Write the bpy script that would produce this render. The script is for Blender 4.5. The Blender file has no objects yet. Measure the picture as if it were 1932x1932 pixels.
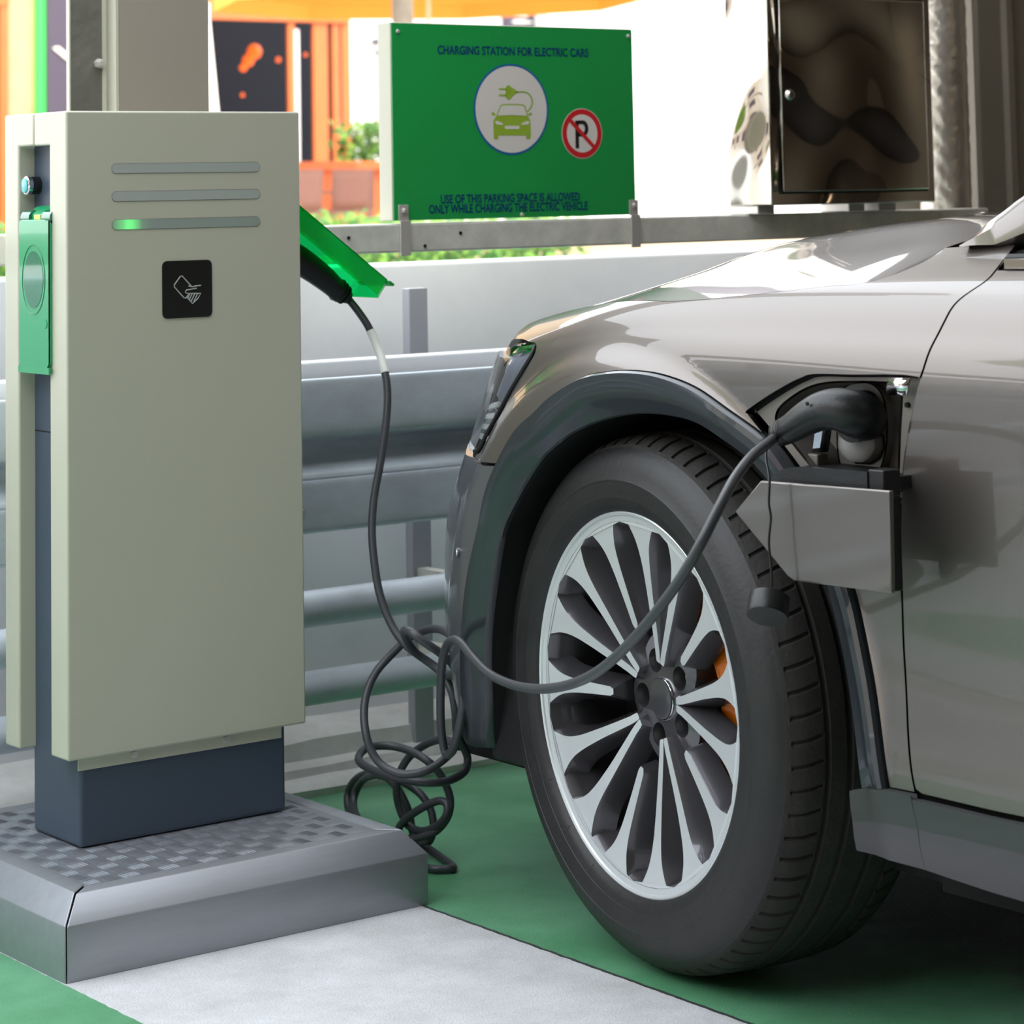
import bpy, bmesh, math, random
import numpy as np
from mathutils import Vector, Matrix, geometry
random.seed(7)
SC = bpy.context.scene
COL = SC.collection
# ---------------------------------------------------------------- camera
cam = bpy.data.objects.new('camera', bpy.data.cameras.new('camera'))
COL.objects.link(cam); SC.camera = cam
cam.location = (0, 0, 1.13)
cam.rotation_euler = (Matrix.Rotation(math.radians(-37.1), 3, 'Z') @ Matrix.Rotation(math.radians(95), 3, 'X') @ Matrix.Rotation(-0.0185, 3, 'Z')).to_euler()
cd = cam.data
cd.sensor_width = 24; cd.sensor_fit = 'HORIZONTAL'; cd.lens = 4900 / 1932 * 24
cd.shift_y = -(966 - (362 - 4900 * math.tan(math.radians(5)))) / 1932
cd.clip_start = .05; cd.clip_end = 200
cd.dof.use_dof = True; cd.dof.focus_distance = 3.9; cd.dof.aperture_fstop = 5.6
# ---------------------------------------------------------------- sky, sun, exposure
W = bpy.data.worlds.new('sky'); SC.world = W; W.use_nodes = True
wn = W.node_tree; wb = wn.nodes['Background']
wtc = wn.nodes.new('ShaderNodeTexCoord'); wsep = wn.nodes.new('ShaderNodeSeparateXYZ'); wr = wn.nodes.new('ShaderNodeValToRGB')
wn.links.new(wtc.outputs['Generated'], wsep.inputs[0]); wn.links.new(wsep.outputs['Z'], wr.inputs[0]); wn.links.new(wr.outputs[0], wb.inputs['Color'])
wr.color_ramp.elements[0].position = .0; wr.color_ramp.elements[0].color = (.95, .97, 1, 1)
wr.color_ramp.elements[1].position = .6; wr.color_ramp.elements[1].color = (.88, .94, 1, 1)
wb.inputs['Strength'].default_value = 3.7
sun = bpy.data.objects.new('sun', bpy.data.lights.new('sun', 'SUN')); COL.objects.link(sun)
sun.data.energy = 2.6; sun.data.angle = .01; sun.data.color = (1, .95, .88)
sun.rotation_euler = (math.radians(55), 0, math.radians(35))
SC.view_settings.view_transform = 'Standard'; SC.view_settings.look = 'None'
SC.view_settings.gamma = 1; SC.view_settings.exposure = 0.16
SC.view_settings.use_curve_mapping = False

# ---------------------------------------------------------------- materials
def lin(c):
    c = [x / 255 for x in c]
    return [x / 12.92 if x <= .04045 else ((x + .055) / 1.055) ** 2.4 for x in c]
def mat(name, rgb, rough=.5, metal=0., coat=0., var=0., vscale=8., bump=0., bscale=60., rvar=0., stretch=(1, 1, 1), spec=None, flake=0.):
    m = bpy.data.materials.new(name); m.use_nodes = True
    t = m.node_tree; b = t.nodes['Principled BSDF']
    col = lin(rgb); b.inputs['Base Color'].default_value = (*col, 1)
    b.inputs['Roughness'].default_value = rough; b.inputs['Metallic'].default_value = metal
    b.inputs['Coat Weight'].default_value = coat; b.inputs['Coat Roughness'].default_value = .03
    if spec is not None: b.inputs['Specular IOR Level'].default_value = spec
    tc = t.nodes.new('ShaderNodeTexCoord'); mp = t.nodes.new('ShaderNodeMapping'); mp.inputs['Scale'].default_value = stretch
    t.links.new(tc.outputs['Object'], mp.inputs[0])
    if var or rvar:
        n = t.nodes.new('ShaderNodeTexNoise'); n.inputs['Scale'].default_value = vscale; n.inputs['Detail'].default_value = 6; n.inputs['Roughness'].default_value = .65
        t.links.new(mp.outputs[0], n.inputs['Vector'])
        r = t.nodes.new('ShaderNodeValToRGB'); r.color_ramp.elements[0].position = .3; r.color_ramp.elements[1].position = .7
        r.color_ramp.elements[0].color = (*[x * (1 - var) for x in col], 1); r.color_ramp.elements[1].color = (*[min(1, x * (1 + var)) for x in col], 1)
        t.links.new(n.outputs['Fac'], r.inputs[0]); t.links.new(r.outputs[0], b.inputs['Base Color'])
        if rvar:
            mr = t.nodes.new('ShaderNodeMapRange'); mr.inputs['To Min'].default_value = max(.02, rough - rvar); mr.inputs['To Max'].default_value = rough + rvar
            t.links.new(n.outputs['Fac'], mr.inputs['Value']); t.links.new(mr.outputs[0], b.inputs['Roughness'])
    if bump:
        n2 = t.nodes.new('ShaderNodeTexNoise'); n2.inputs['Scale'].default_value = bscale; n2.inputs['Detail'].default_value = 4
        t.links.new(mp.outputs[0], n2.inputs['Vector'])
        bp = t.nodes.new('ShaderNodeBump'); bp.inputs['Strength'].default_value = bump; bp.inputs['Distance'].default_value = .004
        t.links.new(n2.outputs['Fac'], bp.inputs['Height']); t.links.new(bp.outputs[0], b.inputs['Normal'])
    return m
def emis(name, rgb, s):
    m = bpy.data.materials.new(name); m.use_nodes = True; b = m.node_tree.nodes['Principled BSDF']
    b.inputs['Base Color'].default_value = (*lin(rgb), 1); b.inputs['Emission Color'].default_value = (*lin(rgb), 1); b.inputs['Emission Strength'].default_value = s
    return m
def clear(name, rgb, gloss=.1, fres=1.35, solid=0.):
    """thin clear plastic or glass: tinted see-through with a surface reflection"""
    m = bpy.data.materials.new(name); m.use_nodes = True; t = m.node_tree; t.nodes.clear()
    o = t.nodes.new('ShaderNodeOutputMaterial'); mx = t.nodes.new('ShaderNodeMixShader'); f = t.nodes.new('ShaderNodeFresnel'); f.inputs['IOR'].default_value = fres
    tr = t.nodes.new('ShaderNodeBsdfTransparent'); tr.inputs[0].default_value = (*lin(rgb), 1); g = t.nodes.new('ShaderNodeBsdfGlossy'); g.inputs['Roughness'].default_value = gloss
    a = tr
    if solid:
        tl = t.nodes.new('ShaderNodeBsdfTranslucent'); tl.inputs[0].default_value = (*lin(rgb), 1)
        df = t.nodes.new('ShaderNodeBsdfDiffuse'); df.inputs[0].default_value = (*lin(rgb), 1)
        m1 = t.nodes.new('ShaderNodeMixShader'); m1.inputs[0].default_value = .5; t.links.new(tl.outputs[0], m1.inputs[1]); t.links.new(df.outputs[0], m1.inputs[2])
        a = t.nodes.new('ShaderNodeMixShader'); a.inputs[0].default_value = solid; t.links.new(tr.outputs[0], a.inputs[1]); t.links.new(m1.outputs[0], a.inputs[2])
    t.links.new(f.outputs[0], mx.inputs[0]); t.links.new(a.outputs[0], mx.inputs[1]); t.links.new(g.outputs[0], mx.inputs[2]); t.links.new(mx.outputs[0], o.inputs[0])
    return m
M = {}
M['paint'] = mat('taupe_silver_paint', (114, 107, 102), .36, .75, 1.0)
M['clad'] = mat('slate_gloss_paint', (44, 49, 54), .3, .2, .6)
M['bumper'] = mat('slate_bumper_paint', (98, 100, 106), .36, .5, 1.0)
M['sillpaint'] = mat('slate_sill_paint', (56, 54, 57), .38, .3, .6)
M['black'] = mat('black_plastic', (20, 20, 21), .45)
M['satin'] = mat('black_satin', (26, 27, 29), .38, bump=.1, bscale=300)
M['deep'] = mat('matt_black', (9, 9, 10), .9)
M['taupe_plastic'] = mat('taupe_plastic', (118, 112, 105), .5)
M['port_shade'] = mat('shaded_taupe_plastic', (84, 80, 75), .5)  # taupe plastic darkened for the shade inside the port recess
M['rubber'] = mat('tyre_rubber', (28, 27, 28), .5, var=.25, vscale=14, bump=.15, bscale=120)
M['tread'] = mat('tyre_tread', (38, 35, 32), .75, var=.25, vscale=30, bump=.25, bscale=160)
M['machined'] = mat('machined_alloy', (218, 222, 224), .32, .45, .3, bump=.03, bscale=400)
M['alloy'] = mat('graphite_alloy_paint', (86, 84, 88), .3, .6, 1.0)
M['chrome'] = mat('chrome', (230, 230, 232), .08, 1.)
M['silver'] = mat('silver_reflector', (215, 220, 228), .16, .9)
M['caliper'] = mat('orange_caliper', (235, 120, 10), .35, 0, .8)
M['disc'] = mat('brake_disc_steel', (120, 118, 116), .35, .9)
M['white_panel'] = mat('light_grey_powder_coat', (191, 190, 171), .42, bump=.06, bscale=500)
M['navy'] = mat('slate_blue_powder_coat', (66, 78, 92), .45, bump=.08, bscale=400)
M['platform'] = mat('brushed_aluminium', (160, 162, 168), .42, .55, var=.06, vscale=6, stretch=(1, 8, 8))
M['plate'] = mat('tread_aluminium', (176, 178, 186), .3, .7, var=.05)
M['steel'] = mat('galvanised_steel', (202, 211, 220), .48, .12, var=.18, vscale=9, bump=.12, bscale=40, rvar=.08, stretch=(.5, 1, 1))
M['steel_dull'] = mat('weathered_galvanised_steel', (224, 222, 212), .55, .1, var=.16, vscale=18, bump=.1, bscale=50)
M['concrete_wall'] = mat('pale_concrete', (246, 247, 250), .85, var=.05, vscale=4, bump=.1, bscale=30)
M['curb'] = mat('rough_concrete', (232, 230, 226), .9, var=.12, vscale=10, bump=.5, bscale=25)
M['rubber_cable'] = mat('cable_rubber', (58, 60, 64), .42)
M['white'] = mat('white_label', (238, 238, 232), .4)
M['lamp_shell'] = mat('lamp_shell', (196, 200, 208), .25, .1, .5)
M['lamp_grey'] = mat('lamp_grey', (140, 142, 150), .35)
M['grey_plastic'] = mat('pale_grey_plastic', (160, 158, 152), .45)
M['sign_green'] = mat('sign_green', (20, 164, 78), .33, 0, .35, var=.04, vscale=5, bump=.25, bscale=900)
M['sign_blue'] = mat('sign_blue', (4, 52, 112), .4)
M['sign_ring'] = mat('sign_ring_blue', (30, 100, 170), .4)
M['sign_pale'] = mat('sign_white', (235, 228, 222), .4)
M['sign_lime'] = mat('sign_lime', (160, 190, 60), .4)
M['sign_red'] = mat('sign_red', (220, 40, 45), .4)
M['sign_dark'] = mat('sign_black', (40, 36, 38), .4)
M['green_clear'] = clear('green_clear_plastic', (20, 240, 125), .08, 1.4, .45)
M['green_solid'] = mat('green_plastic', (34, 152, 98), .3, 0, .4)
M['green_dark'] = mat('dark_green_window', (30, 110, 80), .12, 0, .6)
M['teal'] = mat('teal_button', (0, 160, 165), .25, 0, .5)
M['slot'] = mat('frosted_slot', (172, 178, 172), .35, 0, .3)
M['led'] = emis('green_light', (40, 255, 80), 1.6)
M['ink'] = mat('reader_black', (20, 22, 20), .35)
M['icon'] = mat('icon_grey', (170, 172, 170), .5)
M['glass'] = clear('car_glass', (150, 170, 165), .01, 1.5)
M['lens'] = clear('clear_lens', (235, 240, 245), .01, 1.45)
M['column'] = mat('taupe_painted_steel', (150, 142, 130), .6, bump=.1, bscale=30)
M['rust_dark'] = mat('dark_hammered_paint', (104, 102, 94), .6, .1, var=.15, vscale=12, bump=.6, bscale=60)
M['post_paint'] = mat('grey_post_paint', (176, 176, 184), .5, .2)
M['zinc'] = mat('zinc_bolt', (205, 200, 194), .35, .35)
M['mirror'] = mat('polished_stainless', (205, 200, 190), .07, 1.)
M['foil'] = mat('crumpled_foil', (205, 200, 190), .32, .7, bump=1., bscale=28)
M['orange_wood'] = mat('orange_varnished_wood', (204, 104, 44), .5, var=.12, vscale=5, stretch=(6, 6, .6))
M['stone'] = mat('beige_stone', (196, 166, 126), .8, var=.08, vscale=3)
M['plaster'] = mat('white_plaster', (240, 240, 240), .85)
M['violet'] = mat('dark_violet_board', (70, 62, 78), .6)
M['bright_green'] = mat('bright_green_frame', (60, 230, 90), .5)
M['dark_room'] = mat('dark_interior', (18, 18, 30), .8)
M['wicker'] = mat('pale_wicker', (142, 108, 98), .7, var=.2, vscale=60)
M['canvas'] = mat('cream_canvas', (245, 236, 220), .8)
M['orange_canvas'] = mat('orange_canvas', (255, 190, 90), .8)
M['bark'] = mat('grey_brown_bark', (120, 110, 96), .9, var=.2, vscale=8, bump=.4, bscale=20)
M['street_render'] = mat('street_render', (196, 186, 176), .85, var=.1, vscale=1.5)
M['leaf'] = mat('hedge_leaf', (120, 160, 60), .6)
M['leaf2'] = mat('dark_leaf', (70, 120, 50), .6)
M['red_leaf'] = mat('maple_leaf', (150, 60, 60), .6)
M['lamp'] = emis('warm_lamp', (255, 110, 40), .9)
M['ceiling'] = mat('ceiling_concrete', (150, 138, 122), .9)
M['pave'] = mat('pale_paving', (200, 196, 190), .85, var=.06)
M['teal_pot'] = mat('teal_glaze', (90, 150, 155), .4)
def floor_material():
    m = mat('garage_floor', (150, 148, 145), .5); t = m.node_tree; b = t.nodes['Principled BSDF']; L = t.links
    tc = t.nodes.new('ShaderNodeTexCoord'); sp = t.nodes.new('ShaderNodeSeparateXYZ'); L.new(tc.outputs['Object'], sp.inputs[0])
    def noise(s, d=5, r=.6):
        n = t.nodes.new('ShaderNodeTexNoise'); n.inputs['Scale'].default_value = s; n.inputs['Detail'].default_value = d; n.inputs['Roughness'].default_value = r
        L.new(tc.outputs['Object'], n.inputs['Vector']); return n.outputs['Fac']
    def ramp(src, a, ca, c, cb):
        r = t.nodes.new('ShaderNodeValToRGB'); r.color_ramp.elements[0].position = a; r.color_ramp.elements[1].position = c
        r.color_ramp.elements[0].color = (*ca, 1); r.color_ramp.elements[1].color = (*cb, 1); L.new(src, r.inputs[0]); return r.outputs[0]
    def mth(op, a, c):
        n = t.nodes.new('ShaderNodeMath'); n.operation = op
        for i, v in enumerate((a, c)):
            if isinstance(v, (int, float)): n.inputs[i].default_value = v
            else: L.new(v, n.inputs[i])
        return n.outputs[0]
    def mixc(f, a, c):
        n = t.nodes.new('ShaderNodeMix'); n.data_type = 'RGBA'; L.new(f, n.inputs[0]); L.new(a, n.inputs[6]); L.new(c, n.inputs[7]); return n.outputs[2]
    x = mth('ADD', sp.outputs['X'], mth('MULTIPLY', mth('SUBTRACT', noise(40, 2), .5), .006))
    conc = ramp(noise(9, 8, .7), .3, lin((196, 195, 195)), .7, lin((222, 222, 226)))
    spk = ramp(noise(420, 2), .36, (.35, .35, .35), .46, (1, 1, 1))
    mul = t.nodes.new('ShaderNodeMix'); mul.data_type = 'RGBA'; mul.blend_type = 'MULTIPLY'; mul.inputs[0].default_value = .6; L.new(conc, mul.inputs[6]); L.new(spk, mul.inputs[7])
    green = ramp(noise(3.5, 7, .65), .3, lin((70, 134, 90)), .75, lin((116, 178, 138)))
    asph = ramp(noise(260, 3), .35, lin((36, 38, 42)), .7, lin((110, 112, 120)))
    right = mth('GREATER_THAN', x, 2.43); left = mth('MULTIPLY', mth('LESS_THAN', x, 1.796), mth('GREATER_THAN', x, .9))  # green stops at the far left: unseen pale floor added for whiter bounce
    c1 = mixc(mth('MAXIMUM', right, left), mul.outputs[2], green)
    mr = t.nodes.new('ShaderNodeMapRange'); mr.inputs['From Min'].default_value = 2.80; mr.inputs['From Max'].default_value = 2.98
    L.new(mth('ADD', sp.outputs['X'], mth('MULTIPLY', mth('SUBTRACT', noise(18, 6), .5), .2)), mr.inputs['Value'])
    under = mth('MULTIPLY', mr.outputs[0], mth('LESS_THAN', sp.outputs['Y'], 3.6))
    # thin dark scuffed line where the paint edge meets the bare strip
    edge = mth('LESS_THAN', mth('ABSOLUTE', mth('SUBTRACT', x, 2.43), 0.), .0035)
    dk = t.nodes.new('ShaderNodeRGB'); dk.outputs[0].default_value = (*lin((62, 66, 66)), 1)
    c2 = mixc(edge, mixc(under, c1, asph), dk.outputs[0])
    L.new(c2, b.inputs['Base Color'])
    rr = t.nodes.new('ShaderNodeMapRange'); rr.inputs['To Min'].default_value = .28; rr.inputs['To Max'].default_value = .52; L.new(noise(6, 6), rr.inputs['Value']); L.new(rr.outputs[0], b.inputs['Roughness'])
    bp = t.nodes.new('ShaderNodeBump'); bp.inputs['Strength'].default_value = .35; bp.inputs['Distance'].default_value = .002; L.new(noise(220, 3), bp.inputs['Height']); L.new(bp.outputs[0], b.inputs['Normal'])
    return m
M['floor'] = floor_material()

# ---------------------------------------------------------------- mesh helpers
class MB:
    def __init__(s): s.v = []; s.f = []; s.m = []; s.mi = 0
    def add(s, vs, fs, mi=None):
        n = len(s.v); s.v += [tuple(p) for p in vs]
        for f in fs: s.f.append([i + n for i in f]); s.m.append(s.mi if mi is None else mi)
        return s
    def box(s, x0, x1, y0, y1, z0, z1):
        vs = [(x, y, z) for x in (x0, x1) for y in (y0, y1) for z in (z0, z1)]
        return s.add(vs, [(0, 1, 3, 2), (4, 6, 7, 5), (0, 4, 5, 1), (2, 3, 7, 6), (0, 2, 6, 4), (1, 5, 7, 3)])
    def xbox(s, mtx, sx, sy, sz):
        vs = [mtx @ Vector((x, y, z)) for x in (-sx, sx) for y in (-sy, sy) for z in (-sz, sz)]
        return s.add(vs, [(0, 1, 3, 2), (4, 6, 7, 5), (0, 4, 5, 1), (2, 3, 7, 6), (0, 2, 6, 4), (1, 5, 7, 3)])
    def prism(s, pts, fn0, fn1):
        """closed polygon pts, two mapping functions for its two caps"""
        n = len(pts); vs = [fn0(*p) for p in pts] + [fn1(*p) for p in pts]
        fs = [tuple(range(n))[::-1], tuple(range(n, 2 * n))] + [(i, (i + 1) % n, n + (i + 1) % n, n + i) for i in range(n)]
        return s.add(vs, fs)
    def tube(s, pts, r, seg=12, caps=True, flat=1.0):
        P = [Vector(p) for p in pts]; n = len(P); R = r if hasattr(r, '__len__') else [r] * n
        T = [(P[min(i + 1, n - 1)] - P[max(i - 1, 0)]).normalized() for i in range(n)]
        a = T[0].orthogonal().normalized(); vs = []
        for i in range(n):
            a = (a - T[i] * a.dot(T[i])).normalized(); b = T[i].cross(a)
            vs += [P[i] + (a * math.cos(2 * math.pi * k / seg) + b * math.sin(2 * math.pi * k / seg) * flat) * R[i] for k in range(seg)]
        fs = [(i * seg + k, i * seg + (k + 1) % seg, (i + 1) * seg + (k + 1) % seg, (i + 1) * seg + k) for i in range(n - 1) for k in range(seg)]
        if caps: fs += [tuple(range(seg))[::-1], tuple(range((n - 1) * seg, n * seg))]
        return s.add(vs, fs)
    def cyl(s, p0, p1, r, seg=24): return s.tube([p0, p1], r, seg)
    def lathe(s, prof, seg=96, y=True, closed=False, a0=0, a1=2 * math.pi):
        """profile of (radius, y) turned about the Y axis"""
        full = abs(a1 - a0 - 2 * math.pi) < 1e-6; n = len(prof); k = seg if full else seg + 1
        vs = [(r * math.cos(a0 + (a1 - a0) * i / seg), w, r * math.sin(a0 + (a1 - a0) * i / seg)) for i in range(k) for r, w in prof]
        fs = []
        for i in range(seg):
            j = (i + 1) % k
            for q in range(n - 1 + (1 if closed else 0)):
                q1 = (q + 1) % n; fs.append((i * n + q, i * n + q1, j * n + q1, j * n + q))
        return s.add(vs, fs)
    def build(s, name, m, parent=None, sharp=35, bevel=0, world=True):
        me = bpy.data.meshes.new(name); me.from_pydata(s.v, [], s.f)
        ms = m if isinstance(m, (list, tuple)) else [m]
        for q in ms: me.materials.append(M[q] if isinstance(q, str) else q)
        for p, k in zip(me.polygons, s.m): p.material_index = k
        bm = bmesh.new(); bm.from_mesh(me); bmesh.ops.recalc_face_normals(bm, faces=bm.faces)
        for e in bm.edges:
            if len(e.link_faces) == 2 and e.calc_face_angle(0) > math.radians(sharp): e.smooth = False
        for f in bm.faces: f.smooth = True
        bm.to_mesh(me); bm.free()
        o = bpy.data.objects.new(name, me); COL.objects.link(o)
        if parent is not None:
            o.parent = parent
            if world: o.matrix_parent_inverse = wm(parent).inverted()
        if bevel:
            b = o.modifiers.new('bevel', 'BEVEL'); b.width = bevel; b.segments = 3; b.limit_method = 'ANGLE'; b.angle_limit = math.radians(40)
            me2 = o.data
        return o
def wm(o):
    m = o.matrix_basis.copy()
    return (wm(o.parent) @ o.matrix_parent_inverse @ m) if o.parent else m
def tag(o, label=None, cat=None, group=None, kind=None):
    for k, v in (('label', label), ('category', cat), ('group', group), ('kind', kind)):
        if v: o[k] = v
    return o
def thing(name, label, cat, loc=(0, 0, 0), rz=0, group=None):
    o = bpy.data.objects.new(name, None); COL.objects.link(o); o.location = loc; o.rotation_euler = (0, 0, rz); o.empty_display_size = .1
    return tag(o, label, cat, group)
def copy_tree(o, parent=None):
    c = o.copy(); COL.objects.link(c)
    if parent is not None: c.parent = parent
    for ch in list(o.children): copy_tree(ch, c)
    return c
def structure(o): o['kind'] = 'structure'; return o
def smooth_line(P, n=8):
    P = np.array(P, float)
    if len(P) < 3: return [tuple(p) for p in P]
    Q = np.vstack([2 * P[0] - P[1], P, 2 * P[-1] - P[-2]]); o = []
    for i in range(1, len(Q) - 2):
        a, b, c, d = Q[i - 1:i + 3]
        for t in np.linspace(0, 1, n, endpoint=False):
            o.append(.5 * ((2 * b) + (c - a) * t + (2 * a - 5 * b + 4 * c - d) * t * t + (3 * b - a - 3 * c + d) * t ** 3))
    o.append(P[-1]); return [tuple(p) for p in o]
def text_mesh(body, width, cap):
    cu = bpy.data.curves.new('lettering', 'FONT'); cu.body = body; cu.size = 1; cu.offset = .022; cu.resolution_u = 4
    o = bpy.data.objects.new('lettering', cu); COL.objects.link(o)
    bpy.context.view_layer.update()
    me = bpy.data.meshes.new_from_object(o.evaluated_get(bpy.context.evaluated_depsgraph_get()))
    bpy.data.objects.remove(o)
    xs = [v.co.x for v in me.vertices]; ys = [v.co.y for v in me.vertices]
    x0, x1, y0, y1 = min(xs), max(xs), min(ys), max(ys)
    vs = [((v.co.x - (x0 + x1) / 2) / (x1 - x0) * width, (v.co.y - y0) / (y1 - y0) * cap) for v in me.vertices]
    fs = [tuple(p.vertices) for p in me.polygons]; bpy.data.meshes.remove(me)
    return vs, fs

# ---------------------------------------------------------------- the garage
mb = MB(); mb.add([(-10, -9, 0), (14, -9, 0), (14, 4.26, 0), (-10, 4.26, 0)], [(0, 1, 2, 3)])
mb.add([(-10, -9, -.2), (14, -9, -.2), (14, 4.26, -.2), (-10, 4.26, -.2)], [(0, 1, 2, 3)]); structure(mb.build('floor', 'floor'))
structure(MB().box(.9, 12, -9, 2.7, 2.75, 3.0).build('ceiling', 'ceiling'))
structure(MB().box(3.3, 12, 2.7, 4.75, 2.75, 3.0).build('ceiling', 'ceiling'))
structure(MB().box(-6, .9, -9, 1.2, 2.75, 3.0).build('ceiling', 'ceiling'))  # unseen slab, added to darken the light from the front left
structure(MB().box(-6, 12, -9.2, -9, 0, 3.0).build('wall_behind', 'ceiling'))
structure(MB().box(-6.2, -6, -9.2, 1.4, 0, 3.0).build('shading_wall_left', 'ceiling'))  # unseen wall, added to hold back light from the front left
structure(MB().box(9.5, 9.7, -9, 4.6, 0, 3.0).build('wall_right', 'ceiling'))
for ly in (-1.2, -5.0):  # unseen glowing tubes, added to show as stripes in the polished cabinet
    t = thing('added_luminaire', 'unseen tube luminaire added for reflections under the garage ceiling %s' % ('nearest the car' if ly > -3 else 'at the back of the garage'), 'lamp', (4.5, ly, 2.7))
    MB().box(2.8, 6.2, ly - .06, ly + .06, 2.70, 2.75).build('housing', 'white_panel', t)
    MB().box(2.85, 6.15, ly - .03, ly + .03, 2.66, 2.70).build('tube', emis('added_tube_light', (255, 225, 190), 5), t)
# parapet wall
w = MB().box(-6, 5.2, 4.47, 4.62, -.1, .985).build('wall_back', 'concrete_wall', bevel=.006); structure(w)
mb = MB()
prof = [(4.245, -.02), (4.243, .012), (4.262, .022), (4.300, .024), (4.306, .040), (4.345, .046), (4.352, .074), (4.40, .086), (4.47, .100), (4.47, -.02)]
n = 160; rnd = [[random.uniform(-.004, .004) for _ in prof] for _ in range(n)]
vs = []
for i in range(n):
    x = -6 + 15 * i / (n - 1)
    for j, (y, z) in enumerate(prof):
        q = .4 * rnd[i][j] + .006 * math.sin(x * 5 + j) * (j > 5)
        vs.append((x, y + (rnd[i][j] * .4 if 0 < j < 8 else 0), z + (q if 0 < j < 9 else 0)))
k = len(prof)
mb.add(vs, [(i * k + j, i * k + j + 1, (i + 1) * k + j + 1, (i + 1) * k + j) for i in range(n - 1) for j in range(k - 1)])
tag(structure(mb.build('trim_1', 'curb', sharp=60)), None)
# steel column at the far right and the tall columns behind the charger
def channel(name, x0, x1, y0, y1, z0, z1, m, t=.012):
    mb = MB()
    pts = [(x0, y0), (x1, y0), (x1, y0 + t), ((x0 + x1) / 2 + t / 2, y0 + t), ((x0 + x1) / 2 + t / 2, y1 - t), (x1, y1 - t), (x1, y1), (x0, y1), (x0, y1 - t), ((x0 + x1) / 2 - t / 2, y1 - t), ((x0 + x1) / 2 - t / 2, y0 + t), (x0, y0 + t)]
    mb.prism(pts, lambda x, y: (x, y, z0), lambda x, y: (x, y, z1)); return mb
t = thing('steel_column', 'dark hammered grey steel column with a bolt, rising behind the charger', 'column', (2.25, 4.3, 0))
MB().box(2.219, 2.284, 4.28, 4.290, 0, 2.8).build('column_flange', 'rust_dark', t)
MB().box(2.250, 2.258, 4.290, 4.305, 0, 2.8).build('column_web', 'rust_dark', t)
MB().box(2.216, 2.219, 4.279, 4.290, 0, 2.8).build('edge_strip', 'white_panel', t)
MB().box(2.284, 2.291, 4.276, 4.29, 0, 2.8).build('edge_strip', 'white_panel', t)
mb = MB(); mb.tube([(2.276, 4.262, 1.38), (2.276, 4.270, 1.38), (2.276, 4.282, 1.38)], [.006, .009, .009], 6); mb.build('bolt', 'zinc', t)
t = thing('box_column', 'smooth taupe box column rising behind the white charger', 'column', (2.41, 4.3, 0))
MB().box(2.318, 2.512, 4.28, 4.42, 0, 3.0).build('column_shaft', 'column', t, bevel=.003)
mb = MB().box(2.291, 2.312, 4.32, 4.40, 0, 3.0); mb.build('slotted_strut', 'navy', t)
mb = MB()
for i in range(60): mb.box(2.298, 2.305, 4.317, 4.321, .1 + i * .05, .13 + i * .05)
mb.build('strut_slots', 'deep', t)
MB().box(2.312, 2.318, 4.279, 4.33, 0, 3.).build('edge_strip', 'white_panel', t)
t = thing('steel_column', 'brown grey steel column at the right end of the railing beam', 'column', (4.8, 4.4, 0))
mb = channel('', 4.62, 4.98, 4.27, 4.62, 0, 3.0, None, .02); mb.build('column_shaft', 'column', t, bevel=.003)
MB().box(4.70, 4.72, 4.25, 4.27, 0, 3.0).build('cable_conduit', 'column', t)
MB().box(4.80, 4.98, 4.22, 4.27, 0, 3.0).build('cover_strip', 'column', t)
mb = MB(); R = []
NZ, NA_ = 260, 64
vs = [((4.545 + (.060 + random.uniform(-.0012, .0012) + .002 * math.sin(z_ * .9 + k_)) * math.cos(2 * math.pi * k_ / NA_)), 4.32 + (.060 + random.uniform(-.0012, .0012)) * math.sin(2 * math.pi * k_ / NA_), 1.0 + z_ * .0068) for z_ in range(NZ) for k_ in range(NA_)]
mb.add(vs, [(a_ * NA_ + b_, a_ * NA_ + (b_ + 1) % NA_, (a_ + 1) * NA_ + (b_ + 1) % NA_, (a_ + 1) * NA_ + b_) for a_ in range(NZ - 1) for b_ in range(NA_)]); o = mb.build('insulated_pipe', 'foil', sharp=80)
tag(o, 'vertical pipe wrapped in crumpled silver foil insulation beside the right column', 'pipe')
# top beam
t = thing('railing_beam', 'long galvanised square beam carrying the green sign', 'beam', (1.5, 4.17, 1.02))
MB().box(-5, 4.485, 4.13, 4.21, 1.018, 1.073).build('beam_tube', 'steel_dull', t, bevel=.004)
mb = MB()
for x, z in ((2.724, 1.049), (2.90, 1.029), (2.985, 1.052)): mb.cyl((x, 4.1285, z), (x, 4.132, z), .0035, 12)
mb.build('drill_holes', 'deep', t)
mb = MB(); mb.tube([(4.455, 4.112, 1.05), (4.455, 4.131, 1.05)], .014, 6); mb.build('bolt', 'zinc', t)
MB().box(4.44, 4.47, 4.21, 4.27, 1.02, 1.06).build('end_bracket', 'steel_dull', t)
# crash barrier
t = thing('crash_barrier', 'corrugated galvanised crash barrier behind the charger and car', 'barrier', (1.5, 4.15, .5))
prof = [(.035, .789), (.008, .791), (.0, .780), (.0, .700), (.012, .684), (.050, .674), (.062, .668), (.064, .655), (.052, .642), (.012, .622), (.004, .612), (.004, .606), (.0, .598), (.0, .528), (.006, .512), (.03, .507)]
prof = smooth_line(prof, 5)
def rail(prof, y, x0=-5, x1=6, th=.004):
    mb = MB(); k = len(prof); nx = 24
    for s in (0, th):
        mb.add([(x0 + (x1 - x0) * i / nx, y + p[0] + s, p[1]) for i in range(nx + 1) for p in prof], [(i * k + j, i * k + j + 1, (i + 1) * k + j + 1, (i + 1) * k + j) for i in range(nx) for j in range(k - 1)])
    return mb
rail(prof, 4.10).build('corrugated_rail', 'steel', t, sharp=50)
mb = MB()
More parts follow.
